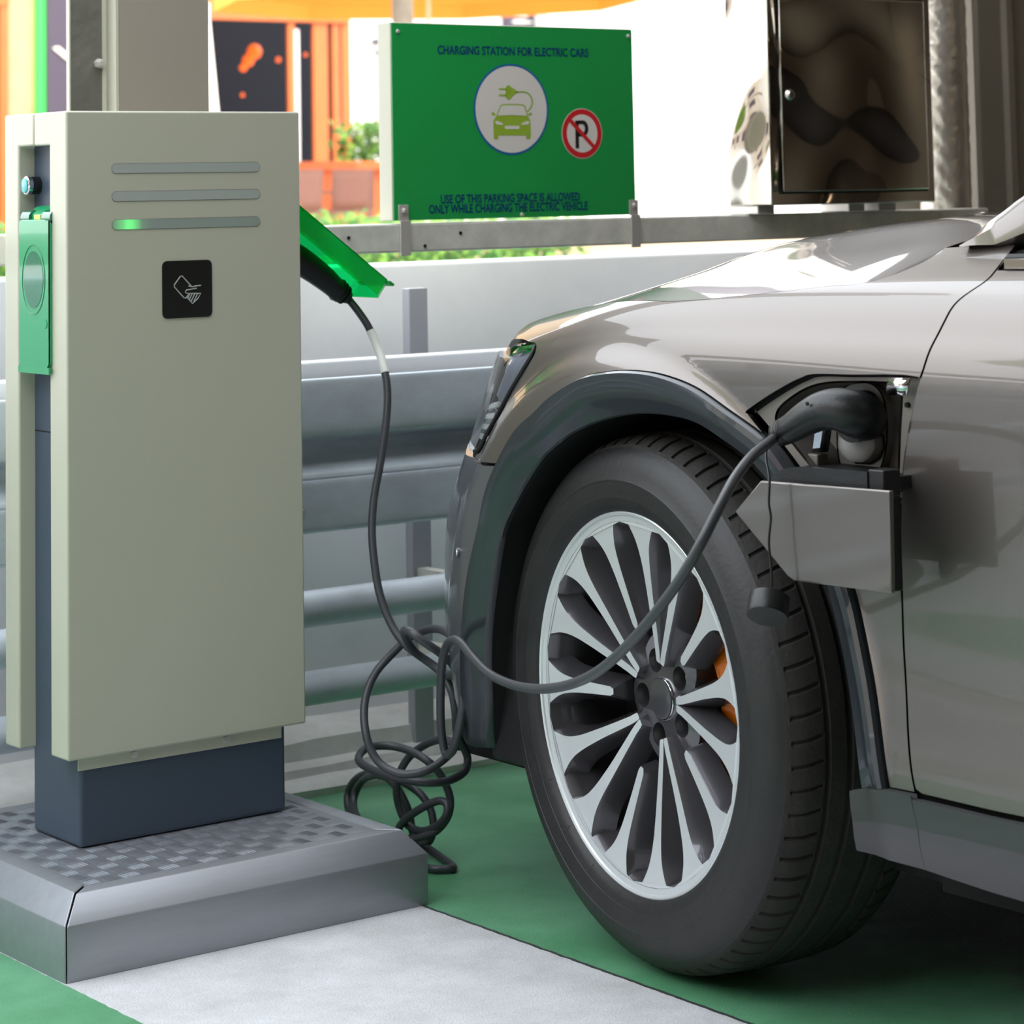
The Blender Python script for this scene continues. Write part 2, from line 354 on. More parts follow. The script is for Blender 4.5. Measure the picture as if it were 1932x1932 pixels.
for x in (2.6, 2.616): mb.tube([(x - .02, 4.094, .552), (x - .02, 4.102, .552)], [.004, .005], 8)
mb.build('rivets', 'zinc', t)
def hollow(x0, x1, y0, y1, z0, z1): return MB().box(x0, x1, y0, y1, z0, z1)
hollow(-5, 6, 4.16, 4.22, .77, .818).build('backing_channel', 'concrete_wall', t, bevel=.004)
for i, (z0, z1) in enumerate(((.336, .403), (.195, .257))):
    mb = MB(); mb.tube([(-5, 4.133, (z0 + z1) / 2), (6, 4.133, (z0 + z1) / 2)], (z1 - z0) / 2, 28); mb.build('tube_rail', 'steel', t)
for x in (-1.2, .9, 3.003, 5.1):
    MB().box(x, x + .046, 4.335, 4.36, .04, .94).build('post', 'post_paint', t, bevel=.002)
    for z in (.64, .37, .225): MB().box(x + .01, x + .036, 4.16, 4.35, z - .015, z + .015).build('spacer_bracket', 'steel_dull', t)
    mb = MB(); mb.cyl((x + .02, 4.343, .835), (x + .02, 4.352, .835), .006, 8); mb.build('bolt', 'zinc', t)

# ---------------------------------------------------------------- charging platform
t = thing('charger_platform', 'low chamfered aluminium platform with a tread plate top under the charger', 'platform', (2.12, 3.8, 0))
X0, X1, Y0, Y1 = 1.80, 2.441, 3.493, 4.125; c, h0, h1 = .030, .080, .116
mb = MB()
def ring(ins, z): return [(X0 + ins, Y0 + ins, z), (X1 - ins, Y0 + ins, z), (X1 - ins, Y1 - ins, z), (X0 + ins, Y1 - ins, z)]
rs = [ring(0, 0), ring(0, h0), ring(c, h1), ring(c + .03, h1)]
names = ('front_skirt', 'right_skirt', 'back_skirt', 'left_skirt')
for s in range(4):
    mb = MB(); a, b = s, (s + 1) % 4
    vs = [r[a] for r in rs] + [r[b] for r in rs]
    # hairline joint between the folded skirts
    vs = [tuple(Vector(p) + (Vector(vs[(i + 4) % 8]) - Vector(p)).normalized() * .0012) for i, p in enumerate(vs)]
    mb.add(vs, [(i, i + 4, i + 5, i + 1) for i in range(3)])
    o = mb.build('skirt_panel', 'platform', t, sharp=20); so = o.modifiers.new('s', 'SOLIDIFY'); so.thickness = .003; so.offset = -1
    bv = o.modifiers.new('b', 'BEVEL'); bv.width = .002; bv.segments = 2
mb = MB(); q = c + .028
mb.box(X0 + q, X1 - q, Y0 + q, Y1 - q, h1 - .01, h1 - .001)
cell = .034; nx = int((X1 - X0 - 2 * q) / cell); ny = int((Y1 - Y0 - 2 * q) / cell)
for i in range(nx):
    for j in range(ny):
        cx, cy = X0 + q + cell * (i + .55), Y0 + q + cell * (j + .55); fl = (i + j) % 2
        if 1.97 < cx < 2.33 and 3.77 < cy < 3.91: continue
        for k in range(-2, 3):
            d = k * .0062; ang = math.radians(8 if fl else 98); dx, dy = math.cos(ang), math.sin(ang)
            px, py = cx - dy * d, cy + dx * d; L = .0125; wd = .0011
            vs = [(px + dx * L, py + dy * L, h1 - .001), (px - dy * wd, py + dx * wd, h1 - .001), (px - dx * L, py - dy * L, h1 - .001), (px + dy * wd, py - dx * wd, h1 - .001), (px + dx * L * .5, py + dy * L * .5, h1 + .0004), (px - dx * L * .5, py - dy * L * .5, h1 + .0004)]
            mb.add(vs, [(0, 1, 4), (1, 5, 4), (1, 2, 5), (2, 3, 5), (3, 4, 5), (3, 0, 4)])
mb.build('tread_plate', 'plate', t, sharp=70)
mb = MB().box(X0 + .02, X1 - .02, Y0 + .02, Y1 - .02, .0, h1 - .012); mb.build('core', 'deep', t)

# ---------------------------------------------------------------- charging station
t = thing('charging_station', 'tall white electric car charging station with three light slots and a card reader', 'charger', (2.15, 3.83, .116))
MB().box(1.960, 2.340, 3.757, 3.918, .116, 1.255).build('pedestal', 'navy', t, bevel=.006)
xl, xr = 1.931, 2.370
def shell(y0, y1, flip, z0, zn):
    """folded sheet: face, two returns down the sides with a recess cut below the head, and the top"""
    mb = MB(); zt = 1.272; nb = 1.219; th = .0025
    yf = y0 if not flip else y1
    return mb
# front shell: face panel, side returns, head
LP = [(3.740, .256), (3.799, .256), (3.799, 1.219), (3.8525, 1.219), (3.8525, 1.272), (3.740, 1.272)]
mb = MB(); mb.prism(LP, lambda y, z: (xl, y, z), lambda y, z: (xr, y, z)); mb.build('front_cover', 'white_panel', t, bevel=.0035)
LP = [(3.960, .249), (3.960, 1.272), (3.8545, 1.272), (3.8545, 1.219), (3.909, 1.219), (3.909, .249)]
mb = MB(); mb.prism(LP, lambda y, z: (xl, y, z), lambda y, z: (xr, y, z)); mb.build('rear_cover', 'white_panel', t, bevel=.0035)
MB().box(1.9595, 1.9605, 3.80, 3.909, .755, .757).build('recess_seam', 'deep', t)
# angle strip with two screws
mb = MB(); mb.box(1.955, 2.330, 3.7525, 3.7555, .236, .257); lip = mb.build('mounting_lip', 'white_panel', t, bevel=.001)
for x in (2.053, 2.223):
    mb = MB(); mb.tube([(x, 3.7475, .2485), (x, 3.7535, .2485)], [.0055, .0065], 16); mb.box(x - .003, x + .003, 3.7468, 3.748, .2479, .2491); mb.build('screw', 'zinc', t)
def stadium(cx, cz, hw, r, n=10):
    return [(cx + hw + r * math.cos(a), cz + r * math.sin(a)) for a in np.linspace(-math.pi / 2, math.pi / 2, n)] + [(cx - hw - r * math.cos(a), cz + r * math.sin(a)) for a in np.linspace(math.pi / 2, -math.pi / 2, n)]
for i, z in enumerate((1.1795, 1.1345, 1.0890)):
    pts = stadium(2.151, z, .131, .0078)
    mb = MB(); mb.prism(pts, lambda x, y: (x, 3.7392, y), lambda x, y: (x, 3.745, y)); o = mb.build('light_slot', 'slot', t)
    mb = MB(); q = stadium(2.151, z, .131, .0086)
    n = len(q); mb.add([(x, 3.7390, y) for x, y in pts] + [(x, 3.7396, y) for x, y in q], [(k, (k + 1) % n, n + (k + 1) % n, n + k) for k in range(n)]); mb.build('slot_rim', 'taupe_plastic', o)
    if i == 2:
        m = bpy.data.materials.new('glowing_slot'); m.use_nodes = True; nt = m.node_tree; b = nt.nodes['Principled BSDF']
        tc = nt.nodes.new('ShaderNodeTexCoord'); sp = nt.nodes.new('ShaderNodeSeparateXYZ'); nt.links.new(tc.outputs['Object'], sp.inputs[0])
        r = nt.nodes.new('ShaderNodeMapRange'); r.inputs['From Min'].default_value = 2.012; r.inputs['From Max'].default_value = 2.085; nt.links.new(sp.outputs['X'], r.inputs['Value'])
        cr = nt.nodes.new('ShaderNodeValToRGB'); e = cr.color_ramp.elements; e[0].position = 0; e[0].color = (.04, .04, .04, 1); e[1].position = 1; e[1].color = (0, 0, 0, 1)
        x = e.new(.28); x.color = (.55, .55, .55, 1); x = e.new(.42); x.color = (1, 1, 1, 1); x = e.new(.58); x.color = (.6, .6, .6, 1); x = e.new(.75); x.color = (.08, .08, .08, 1)
        nt.links.new(r.outputs[0], cr.inputs[0]); nt.links.new(cr.outputs[0], b.inputs['Emission Strength'])
        b.inputs['Base Color'].default_value = (*lin((150, 160, 152)), 1); b.inputs['Emission Color'].default_value = (.05, .8, .12, 1); b.inputs['Roughness'].default_value = .4
        o.data.materials[0] = m; o['label'] = 'light slot glowing green at its left end'
def rrect(x0, x1, z0, z1, r, n=6):
    o = []
    for cx, cz, a in ((x1 - r, z0 + r, -90), (x1 - r, z1 - r, 0), (x0 + r, z1 - r, 90), (x0 + r, z0 + r, 180)):
        o += [(cx + r * math.cos(math.radians(a + 90 * k / n)), cz + r * math.sin(math.radians(a + 90 * k / n))) for k in range(n + 1)]
    return o
mb = MB(); mb.prism(rrect(2.103, 2.196, .935, 1.028, .009), lambda x, y: (x, 3.7385, y), lambda x, y: (x, 3.742, y)); rd = mb.build('card_reader', 'ink', t)
# card-and-hand icon as raised strokes
ic = lambda px, py: (2.1495 + (px - 1144) * .000306, 3.7382, .9815 - (py - 1752) * .000306)
mb = MB()
for S_ in ([(1168, 1738), (1112, 1682), (1102, 1682), (1063, 1728), (1064, 1738), (1122, 1798), (1132, 1800), (1150, 1782)],
           [(1150, 1735), (1175, 1742), (1190, 1738), (1226, 1736)], [(1200, 1750), (1135, 1758), (1130, 1768), (1140, 1775), (1225, 1778), (1205, 1806), (1174, 1830), (1140, 1796)],
           [(1158, 1778), (1146, 1800)], [(1172, 1778), (1155, 1808)], [(1188, 1779), (1166, 1818)], [(1205, 1779), (1182, 1820)]):
    mb.tube([ic(*p) for p in S_], .0010, 6)
mb.build('card_hand_icon', 'icon', rd)
# round push button in the left recess
mb = MB(); mb.tube([(1.962, 3.895, 1.155), (1.944, 3.895, 1.155)], .0145, 24); pb = mb.build('push_button', 'black', t)
mb = MB(); mb.tube([(1.944, 3.895, 1.155), (1.937, 3.895, 1.155), (1.9355, 3.895, 1.155)], [.0155, .0155, .013], 28); mb.build('button_ring', 'chrome', pb)
mb = MB(); mb.tube([(1.938, 3.895, 1.155), (1.9345, 3.895, 1.155), (1.9335, 3.895, 1.155)], [.0125, .0125, .010], 28); mb.build('button_cap', 'teal', pb)
# hinged socket lids: closed on the left, raised on the right
def lid(parent, hinge, ang, side, m, label, L=.236, deep=.034, y0=3.789, y1=3.893):
    c_, s_ = math.cos(ang), math.sin(ang)
    def f(l, o, y):  # l along the lid from its hinge, o outward
        return (hinge[0] + side * (l * s_ + o * c_), y, hinge[1] - l * c_ + o * s_)
    mb = MB(); th = .0022
    pts = [(y0, 0), (y1, 0), (y1, L - .008), (y1 - .008, L), (y0 + .008, L), (y0, L - .008)]
    mb.prism(pts, lambda y, l: f(l, deep, y), lambda y, l: f(l, deep - th, y))
    n = len(pts)
    for i in range(n):
        if i == 0: continue
        a, b = pts[i], pts[(i + 1) % n]
        mb.add([f(a[1], deep, a[0]), f(b[1], deep, b[0]), f(b[1], 0, b[0]), f(a[1], 0, a[0])], [(0, 1, 2, 3)])
    o = mb.build('socket_lid', m, parent); o['label'] = label
    # raised tip lip and flange
    mb = MB(); mb.prism([(y0 - .002, L - .002), (y1 + .002, L - .002), (y1 + .002, L + .009), (y0 - .002, L + .009)], lambda y, l: f(l, deep + .001, y), lambda y, l: f(l, deep - .003, y)); mb.build('lid_lip', m, o)
    yc = (y0 + y1) / 2; ov = [(yc + .034 * math.cos(a), .115 - .0 + .046 * math.sin(a)) for a in np.linspace(0, 2 * math.pi, 40, endpoint=False)]
    mb = MB(); mb.prism(ov, lambda y, l: f(l - .02, deep + .0006, y), lambda y, l: f(l - .02, deep - .001, y)); mb.build('oval_window', 'green_dark' if m == 'green_solid' else m, o)
    mb = MB(); ro = [(yc + .040 * math.cos(a), .095 + .056 * math.sin(a)) for a in np.linspace(0, 2 * math.pi, 41)]
    mb.tube([f(l, deep + .0004, y) for y, l in ro], .0006, 5); mb.build('window_ring', 'green_dark', o)
    mb = MB(); mb.tube([f(.165, deep + .001, y0 + .012), f(.165, deep - .002, y0 + .012)], .0075, 18); mb.build('lock_disc', m, o)
    # hinge knuckles and catch
    for yy in (y0, y1 - .03): mb = MB(); mb.tube([(hinge[0] + side * deep * .55, yy, hinge[1] + .004), (hinge[0] + side * deep * .55, yy + .03, hinge[1] + .004)], .013, 16); mb.build('hinge', 'green_dark' if m == 'green_solid' else 'green_clear', o)
    mb = MB(); mb.prism([(0, 0), (.026, 0), (.026, .016), (.012, .028), (0, .030)], lambda a, z: (hinge[0] + side * a, y0 + .03, hinge[1] - .006 + z), lambda a, z: (hinge[0] + side * a, y1 - .018, hinge[1] - .006 + z)); mb.build('catch', 'green_solid', o)
    if m == 'green_solid':
        MB().box(hinge[0] + side * .0262 - .001, hinge[0] + side * .0262 + .001, y0 + .042, y1 - .04, hinge[1] - .003, hinge[1] + .009).build('yellow_tab', mat('yellow_tab', (225, 215, 110), .5), o)
    return o
MB().box(1.925, 1.962, 3.803, 3.893, .86, 1.10).build('socket_body', 'green_solid', t, bevel=.004)
lid(t, (1.958, 1.098), 0.0, -1, 'green_solid', 'green lid, closed over the socket')
MB().box(2.338, 2.368, 3.803, 3.893, .93, 1.12).build('socket_body', 'black', t, bevel=.004)
lid(t, (2.362, 1.105), math.radians(53.5), 1, 'green_clear', 'clear green lid raised above the plug', L=.262, y0=3.80, y1=3.90)

# ---------------------------------------------------------------- sign on the beam
t = thing('parking_sign', 'green charging station sign with white trimmed sides, standing on the beam', 'sign', (3.13, 4.15, 1.075))
sx0, sx1, sz0, sz1, sy = 2.827, 3.431, 1.079, 1.459, 4.130
MB().box(sx0 - .0, sx1, sy + .002, sy + .046, sz0, sz1 + .002).build('sign_box', 'white_panel', t, bevel=.002)
MB().box(sx0 + .002, sx1 - .001, sy - .0005, sy + .002, sz0, sz1).build('sign_face', 'sign_green', t)
def onface(vs, fs, cx, z, m, name, y=sy - .0012):
    mb = MB(); mb.add([(cx + a, y, z + b) for a, b in vs], fs); return mb.build(name, m, t)
for body, wd, cx, z, cap in (('CHARGING STATION FOR ELECTRIC CARS', .377, 3.125, 1.4005, .0175), ('USE OF THIS PARKING SPACE IS ALLOWED', .345, 3.111, 1.1095, .0175), ('ONLY WHILE CHARGING THE ELECTRIC VEHICLE', .393, 3.107, 1.0905, .0175)):
    vs, fs = text_mesh(body, wd, cap); onface(vs, fs, cx, z, 'sign_blue', 'lettering')
def disc(cx, cz, r, y, m, name, r0=0, sx=1.03, n=64):
    A = np.linspace(0, 2 * math.pi, n, endpoint=False); mb = MB()
    if r0: mb.add([(cx + r * sx * math.cos(a), y, cz + r * math.sin(a)) for a in A] + [(cx + r0 * sx * math.cos(a), y, cz + r0 * math.sin(a)) for a in A], [(i, (i + 1) % n, n + (i + 1) % n, n + i) for i in range(n)])
    else: mb.add([(cx + r * sx * math.cos(a), y, cz + r * math.sin(a)) for a in A], [tuple(range(n))])
    return mb.build(name, m, t)
CX, CZ = 3.1145, 1.2935
disc(CX, CZ, .0905, sy - .0010, 'sign_ring', 'ring'); disc(CX, CZ, .0862, sy - .0014, 'sign_pale', 'white_disc')
# the car and plug pictogram (drawn units: photo-like grid, 1 unit = 0.395 mm)
def pic(polys, m, y, name):
    mb = MB()
    for p in polys: mb.add([(CX + (a - 980) * .000352, y, CZ - (b - 586) * .000292) for a, b in p], [tuple(range(len(p)))])
    return mb.build(name, m, t)
pic([[(850, 665), (872, 628), (900, 560), (915, 551), (985, 547), (1060, 551), (1078, 560), (1095, 628), (1112, 665), (1114, 760), (1110, 788), (1080, 788), (1080, 763), (882, 763), (882, 788), (850, 788)], [(836, 612), (850, 605), (868, 620), (862, 628), (840, 625)], [(1095, 620), (1112, 605), (1126, 612), (1122, 625), (1100, 628)]], 'sign_lime', sy - .0018, 'car_pictogram')
pic([[(880, 628), (905, 566), (925, 560), (985, 557), (1050, 560), (1068, 566), (1088, 630), (985, 624)], [(860, 668), (880, 664), (918, 682), (912, 692), (870, 688)], [(1105, 668), (1085, 664), (1046, 682), (1052, 692), (1095, 688)], [(928, 698), (1034, 698), (1030, 720), (932, 720)]], 'sign_pale', sy - .0022, 'pictogram_cutouts')
cab = [(1015, 468), (1060, 466), (1095, 474), (1120, 500), (1128, 535), (1118, 572), (1092, 600)]
cab = smooth_line(cab, 6); q = []
for s in (-5, 5):
    r = []
    for i in range(len(cab)):
        a, b = np.array(cab[max(i - 1, 0)]), np.array(cab[min(i + 1, len(cab) - 1)]); d = (b - a) / np.linalg.norm(b - a); r.append((cab[i][0] - d[1] * s, cab[i][1] + d[0] * s))
    q.append(r)
strips = [[q[0][i], q[0][i + 1], q[1][i + 1], q[1][i]] for i in range(len(cab) - 1)]
A = np.linspace(0, 2 * math.pi, 20, endpoint=False)
pic([[(893, 443), (945, 443), (945, 455), (893, 455)], [(893, 484), (945, 484), (945, 496), (893, 496)], [(940, 435), (985, 437), (1030, 468), (1000, 486), (985, 500), (940, 505)], ] + strips, 'sign_lime', sy - .0018, 'plug_pictogram')
pic([[(960 + 19 * math.cos(a), 443 + 22 * math.sin(a)) for a in A], [(960 + 19 * math.cos(a), 497 + 22 * math.sin(a)) for a in A]], 'sign_lime', sy - .0022, 'plug_pictogram')
PX, PZ = 3.293, 1.2455
disc(PX, PZ, .0510, sy - .0010, 'sign_pale', 'badge_edge'); disc(PX, PZ, .0495, sy - .0013, 'sign_red', 'badge_ring'); disc(PX, PZ, .0385, sy - .0016, 'sign_pale', 'badge_disc')
def loc(polys, m, y, name):
    mb = MB()
    for p in polys: mb.add([(PX + a, y, PZ + b) for a, b in p], [tuple(range(len(p)))])
    return mb.build(name, m, t)
arc = [(math.cos(a), math.sin(a)) for a in np.linspace(math.pi / 2, -math.pi / 2, 12)]
loc([[(-.018, -.030), (-.009, -.030), (-.009, .026), (-.018, .026)]] + [[(.002 + .014 * arc[i][0], .010 + .0165 * arc[i][1]), (.002 + .014 * arc[i + 1][0], .010 + .0165 * arc[i + 1][1]), (.001 + .006 * arc[i + 1][0], .010 + .0085 * arc[i + 1][1]), (.001 + .006 * arc[i][0], .010 + .0085 * arc[i][1])] for i in range(11)] + [[(-.012, .0185), (.002, .0185), (.002, .0265), (-.012, .0265)], [(-.012, -.0065), (.002, -.0065), (.002, .0015), (-.012, .0015)]], 'sign_dark', sy - .0019, 'letter_p')
loc([[(-.034, .024), (-.028, .030), (.034, -.026), (.028, -.032)]], 'sign_red', sy - .0022, 'red_bar')
for x, z in ((2.843, 1.443), (3.420, 1.446), (3.136, 1.0845)):
    mb = MB(); mb.tube([(x, sy - .005, z), (x, sy + .001, z)], [.003, .0048], 12); mb.build('screw', 'zinc', t)
for x in (2.838, 3.412):
    mb = MB(); mb.box(x, x + .023, sy - .0035, sy - .001, 1.078, 1.109).box(x + .002, x + .026, sy - .0060, sy - .0025, 1.012, 1.079); mb.build('bracket', 'zinc', t, bevel=.0008)
    mb = MB(); mb.tube([(x + .012, sy - .010, 1.098), (x + .012, sy - .003, 1.098)], [.004, .0058], 6); mb.build('bolt', 'zinc', t)

# ---------------------------------------------------------------- polished cabinet on the beam
def wavy_steel():
    m = mat('rippled_polished_steel', (186, 180, 170), .06, 1.); nt = m.node_tree; b = nt.nodes['Principled BSDF']
    tc = nt.nodes.new('ShaderNodeTexCoord'); n = nt.nodes.new('ShaderNodeTexNoise'); n.inputs['Scale'].default_value = 4.5; n.inputs['Detail'].default_value = 0
    nt.links.new(tc.outputs['Object'], n.inputs['Vector']); bp = nt.nodes.new('ShaderNodeBump'); bp.inputs['Strength'].default_value = .9; bp.inputs['Distance'].default_value = .09
    nt.links.new(n.outputs['Fac'], bp.inputs['Height']); nt.links.new(bp.outputs[0], b.inputs['Normal']); return m
M['wavy'] = wavy_steel()
t = thing('utility_cabinet', 'polished stainless steel cabinet with a lock standing on the beam', 'cabinet', (3.98, 4.1, 1.09))
bx0, bx1, bz0, bz1, by = 3.737, 4.228, 1.091, 1.62, 4.05
MB().box(bx0, bx1, by, by + .135, bz0, bz1).build('cabinet_body', 'wavy', t, bevel=.003)
dx0, dx1, dz0, dz1 = 3.763, 4.200, 1.119, 1.535
mb = MB().box(dx0, dx1, by - .010, by - .001, dz0, dz1); dr = mb.build('cabinet_door', 'wavy', t, bevel=.003)
mb = MB()
for a in ((dx0 - .004, dx0, dz0 - .004, dz1 + .004), (dx1, dx1 + .004, dz0 - .004, dz1 + .004), (dx0, dx1, dz0 - .004, dz0), (dx0, dx1, dz1, dz1 + .004)): mb.box(a[0], a[1], by - .0006, by + .0005, a[2], a[3])
mb.build('door_gap', 'deep', t)
mb = MB(); mb.tube([(3.786, by - .018, 1.324), (3.786, by - .014, 1.324), (3.786, by - .009, 1.324)], [.009, .012, .013], 24); lk = mb.build('door_lock', 'chrome', dr)
MB().box(3.785, 3.787, by - .0187, by - .0178, 1.319, 1.329).build('keyhole', 'deep', lk)
for x in (3.762, 4.03, ): MB().box(x - .02, x + .028, 4.10, 4.19, 1.073, 1.092).build('foot', 'zinc', t, bevel=.002)
MB().box(4.10, 4.155, 4.10, 4.19, 1.073, 1.092).build('foot', 'zinc', t, bevel=.002)

# ---------------------------------------------------------------- the car
PLAN=[(2.44,.6),(2.44,1.2),(2.44,2.0),(2.44,2.6),(2.441,2.95),(2.444,3.15),(2.455,3.32),(2.477,3.44),(2.517,3.54),(2.60,3.64),(2.73,3.72),(2.92,3.79),(3.15,3.835),(3.4,3.85),(3.65,3.835),(3.88,3.79)]
STN=[(0,[(.06,.20),(.02,.27),(.012,.36),(.02,.50),(.012,.64),(.003,.78),(0,.885),(.014,.94),(.036,.985),(.085,1.02),(.14,1.055)]),
(1.1,[(.06,.20),(.02,.27),(.012,.36),(.02,.50),(.012,.64),(.003,.78),(0,.885),(.014,.94),(.036,.985),(.085,1.02),(.14,1.05)]),
(1.72,[(.05,.20),(.015,.27),(.01,.36),(.012,.50),(.008,.64),(.002,.78),(0,.882),(.013,.93),(.036,.97),(.08,.995),(.14,1.012)]),
(2.08,[(.06,.20),(.02,.27),(.006,.37),(.0,.50),(.0,.63),(.006,.75),(.02,.85),(.035,.89),(.055,.915),(.085,.935),(.14,.95)]),
(2.36,[(.08,.20),(.03,.265),(.004,.38),(0,.50),(.008,.61),(.040,.71),(.075,.80),(.092,.85),(.108,.882),(.13,.90),(.165,.915)]),
(2.62,[(.10,.20),(.05,.26),(.005,.38),(0,.50),(.012,.61),(.058,.71),(.10,.80),(.118,.845),(.13,.875),(.145,.89),(.18,.905)]),
(2.95,[(.12,.20),(.06,.26),(.01,.38),(0,.50),(.008,.61),(.04,.70),(.07,.79),(.09,.835),(.10,.86),(.12,.88),(.15,.90)]),
(4.0,[(.12,.20),(.06,.26),(.01,.38),(.0,.50),(.003,.60),(.012,.69),(.03,.77),(.04,.81),(.05,.84),(.07,.865),(.11,.885)])]
def _cr(P,n):
    P=np.array(P,float);Q=np.vstack([2*P[0]-P[1],P,2*P[-1]-P[-2]]);o=[]
    for i in range(1,len(Q)-2):
        a,b,c,d=Q[i-1:i+3];t=np.linspace(0,1,n,endpoint=False)[:,None]
        d0=np.linalg.norm(b-a)**.5;d1=np.linalg.norm(c-b)**.5;d2=np.linalg.norm(d-c)**.5
        m1=(c-b)+d1*((b-a)/d0-(c-a)/(d0+d1));m2=(c-b)+d1*((d-c)/d2-(d-b)/(d1+d2))
        o.append(b+(m1)*t+(-3*b+3*c-2*m1-m2)*t*t+(2*b-2*c+m1+m2)*t**3)
    o.append(P[-1:]);return np.vstack(o)
_pl=_cr(PLAN,40);_s=np.concatenate([[0],np.cumsum(np.linalg.norm(np.diff(_pl,axis=0),axis=1))])
_g=np.gradient(_pl,axis=0);_g/=np.linalg.norm(_g,axis=1)[:,None]
_su=np.array([s[0] for s in STN]);_sp=np.array([s[1] for s in STN])
def _smooth1(x,xs,ys):
    # monotone-ish cubic (hermite) of ys(rows) at xs
    i=int(np.clip(np.searchsorted(xs,x)-1,0,len(xs)-2));n=len(xs)
    h=xs[i+1]-xs[i];t=min(max((x-xs[i])/h,0),1)
    def m(k):
        if k==0: return (ys[1]-ys[0])/(xs[1]-xs[0])
        if k==n-1: return (ys[-1]-ys[-2])/(xs[-1]-xs[-2])
        return (ys[k+1]-ys[k-1])/(xs[k+1]-xs[k-1])
    a,b=ys[i],ys[i+1];ma,mb=m(i)*h,m(i+1)*h
    return (2*t**3-3*t*t+1)*a+(t**3-2*t*t+t)*ma+(-2*t**3+3*t*t)*b+(t**3-t*t)*mb
_vs=np.arange(11.)
WC=(2.985,.386)
def base(u,v,off=0.):
    """point of the body side shell: u runs along the flank then round the nose, v up the section"""
    pr=_smooth1(u-.6+0.0,_su,_sp)       # station table is counted from y=1.2
    q=_smooth1(v,_vs,pr)
    x=np.interp(u,_s,_pl[:,0]);y=np.interp(u,_s,_pl[:,1]);tx=np.interp(u,_s,_g[:,0]);ty=np.interp(u,_s,_g[:,1])
    ins=q[0]-off
    return np.array([x+ty*ins,y-tx*ins,q[1]])
def flare(p):
    r=np.hypot(p[1]-WC[0],p[2]-WC[1]);t=np.clip((.528-r)/.06,0,1)
    return .018*t**3*(10-15*t+6*t*t)
def S(u,v,off=0.):
    p=base(u,v);return base(u,v,off+flare(p))

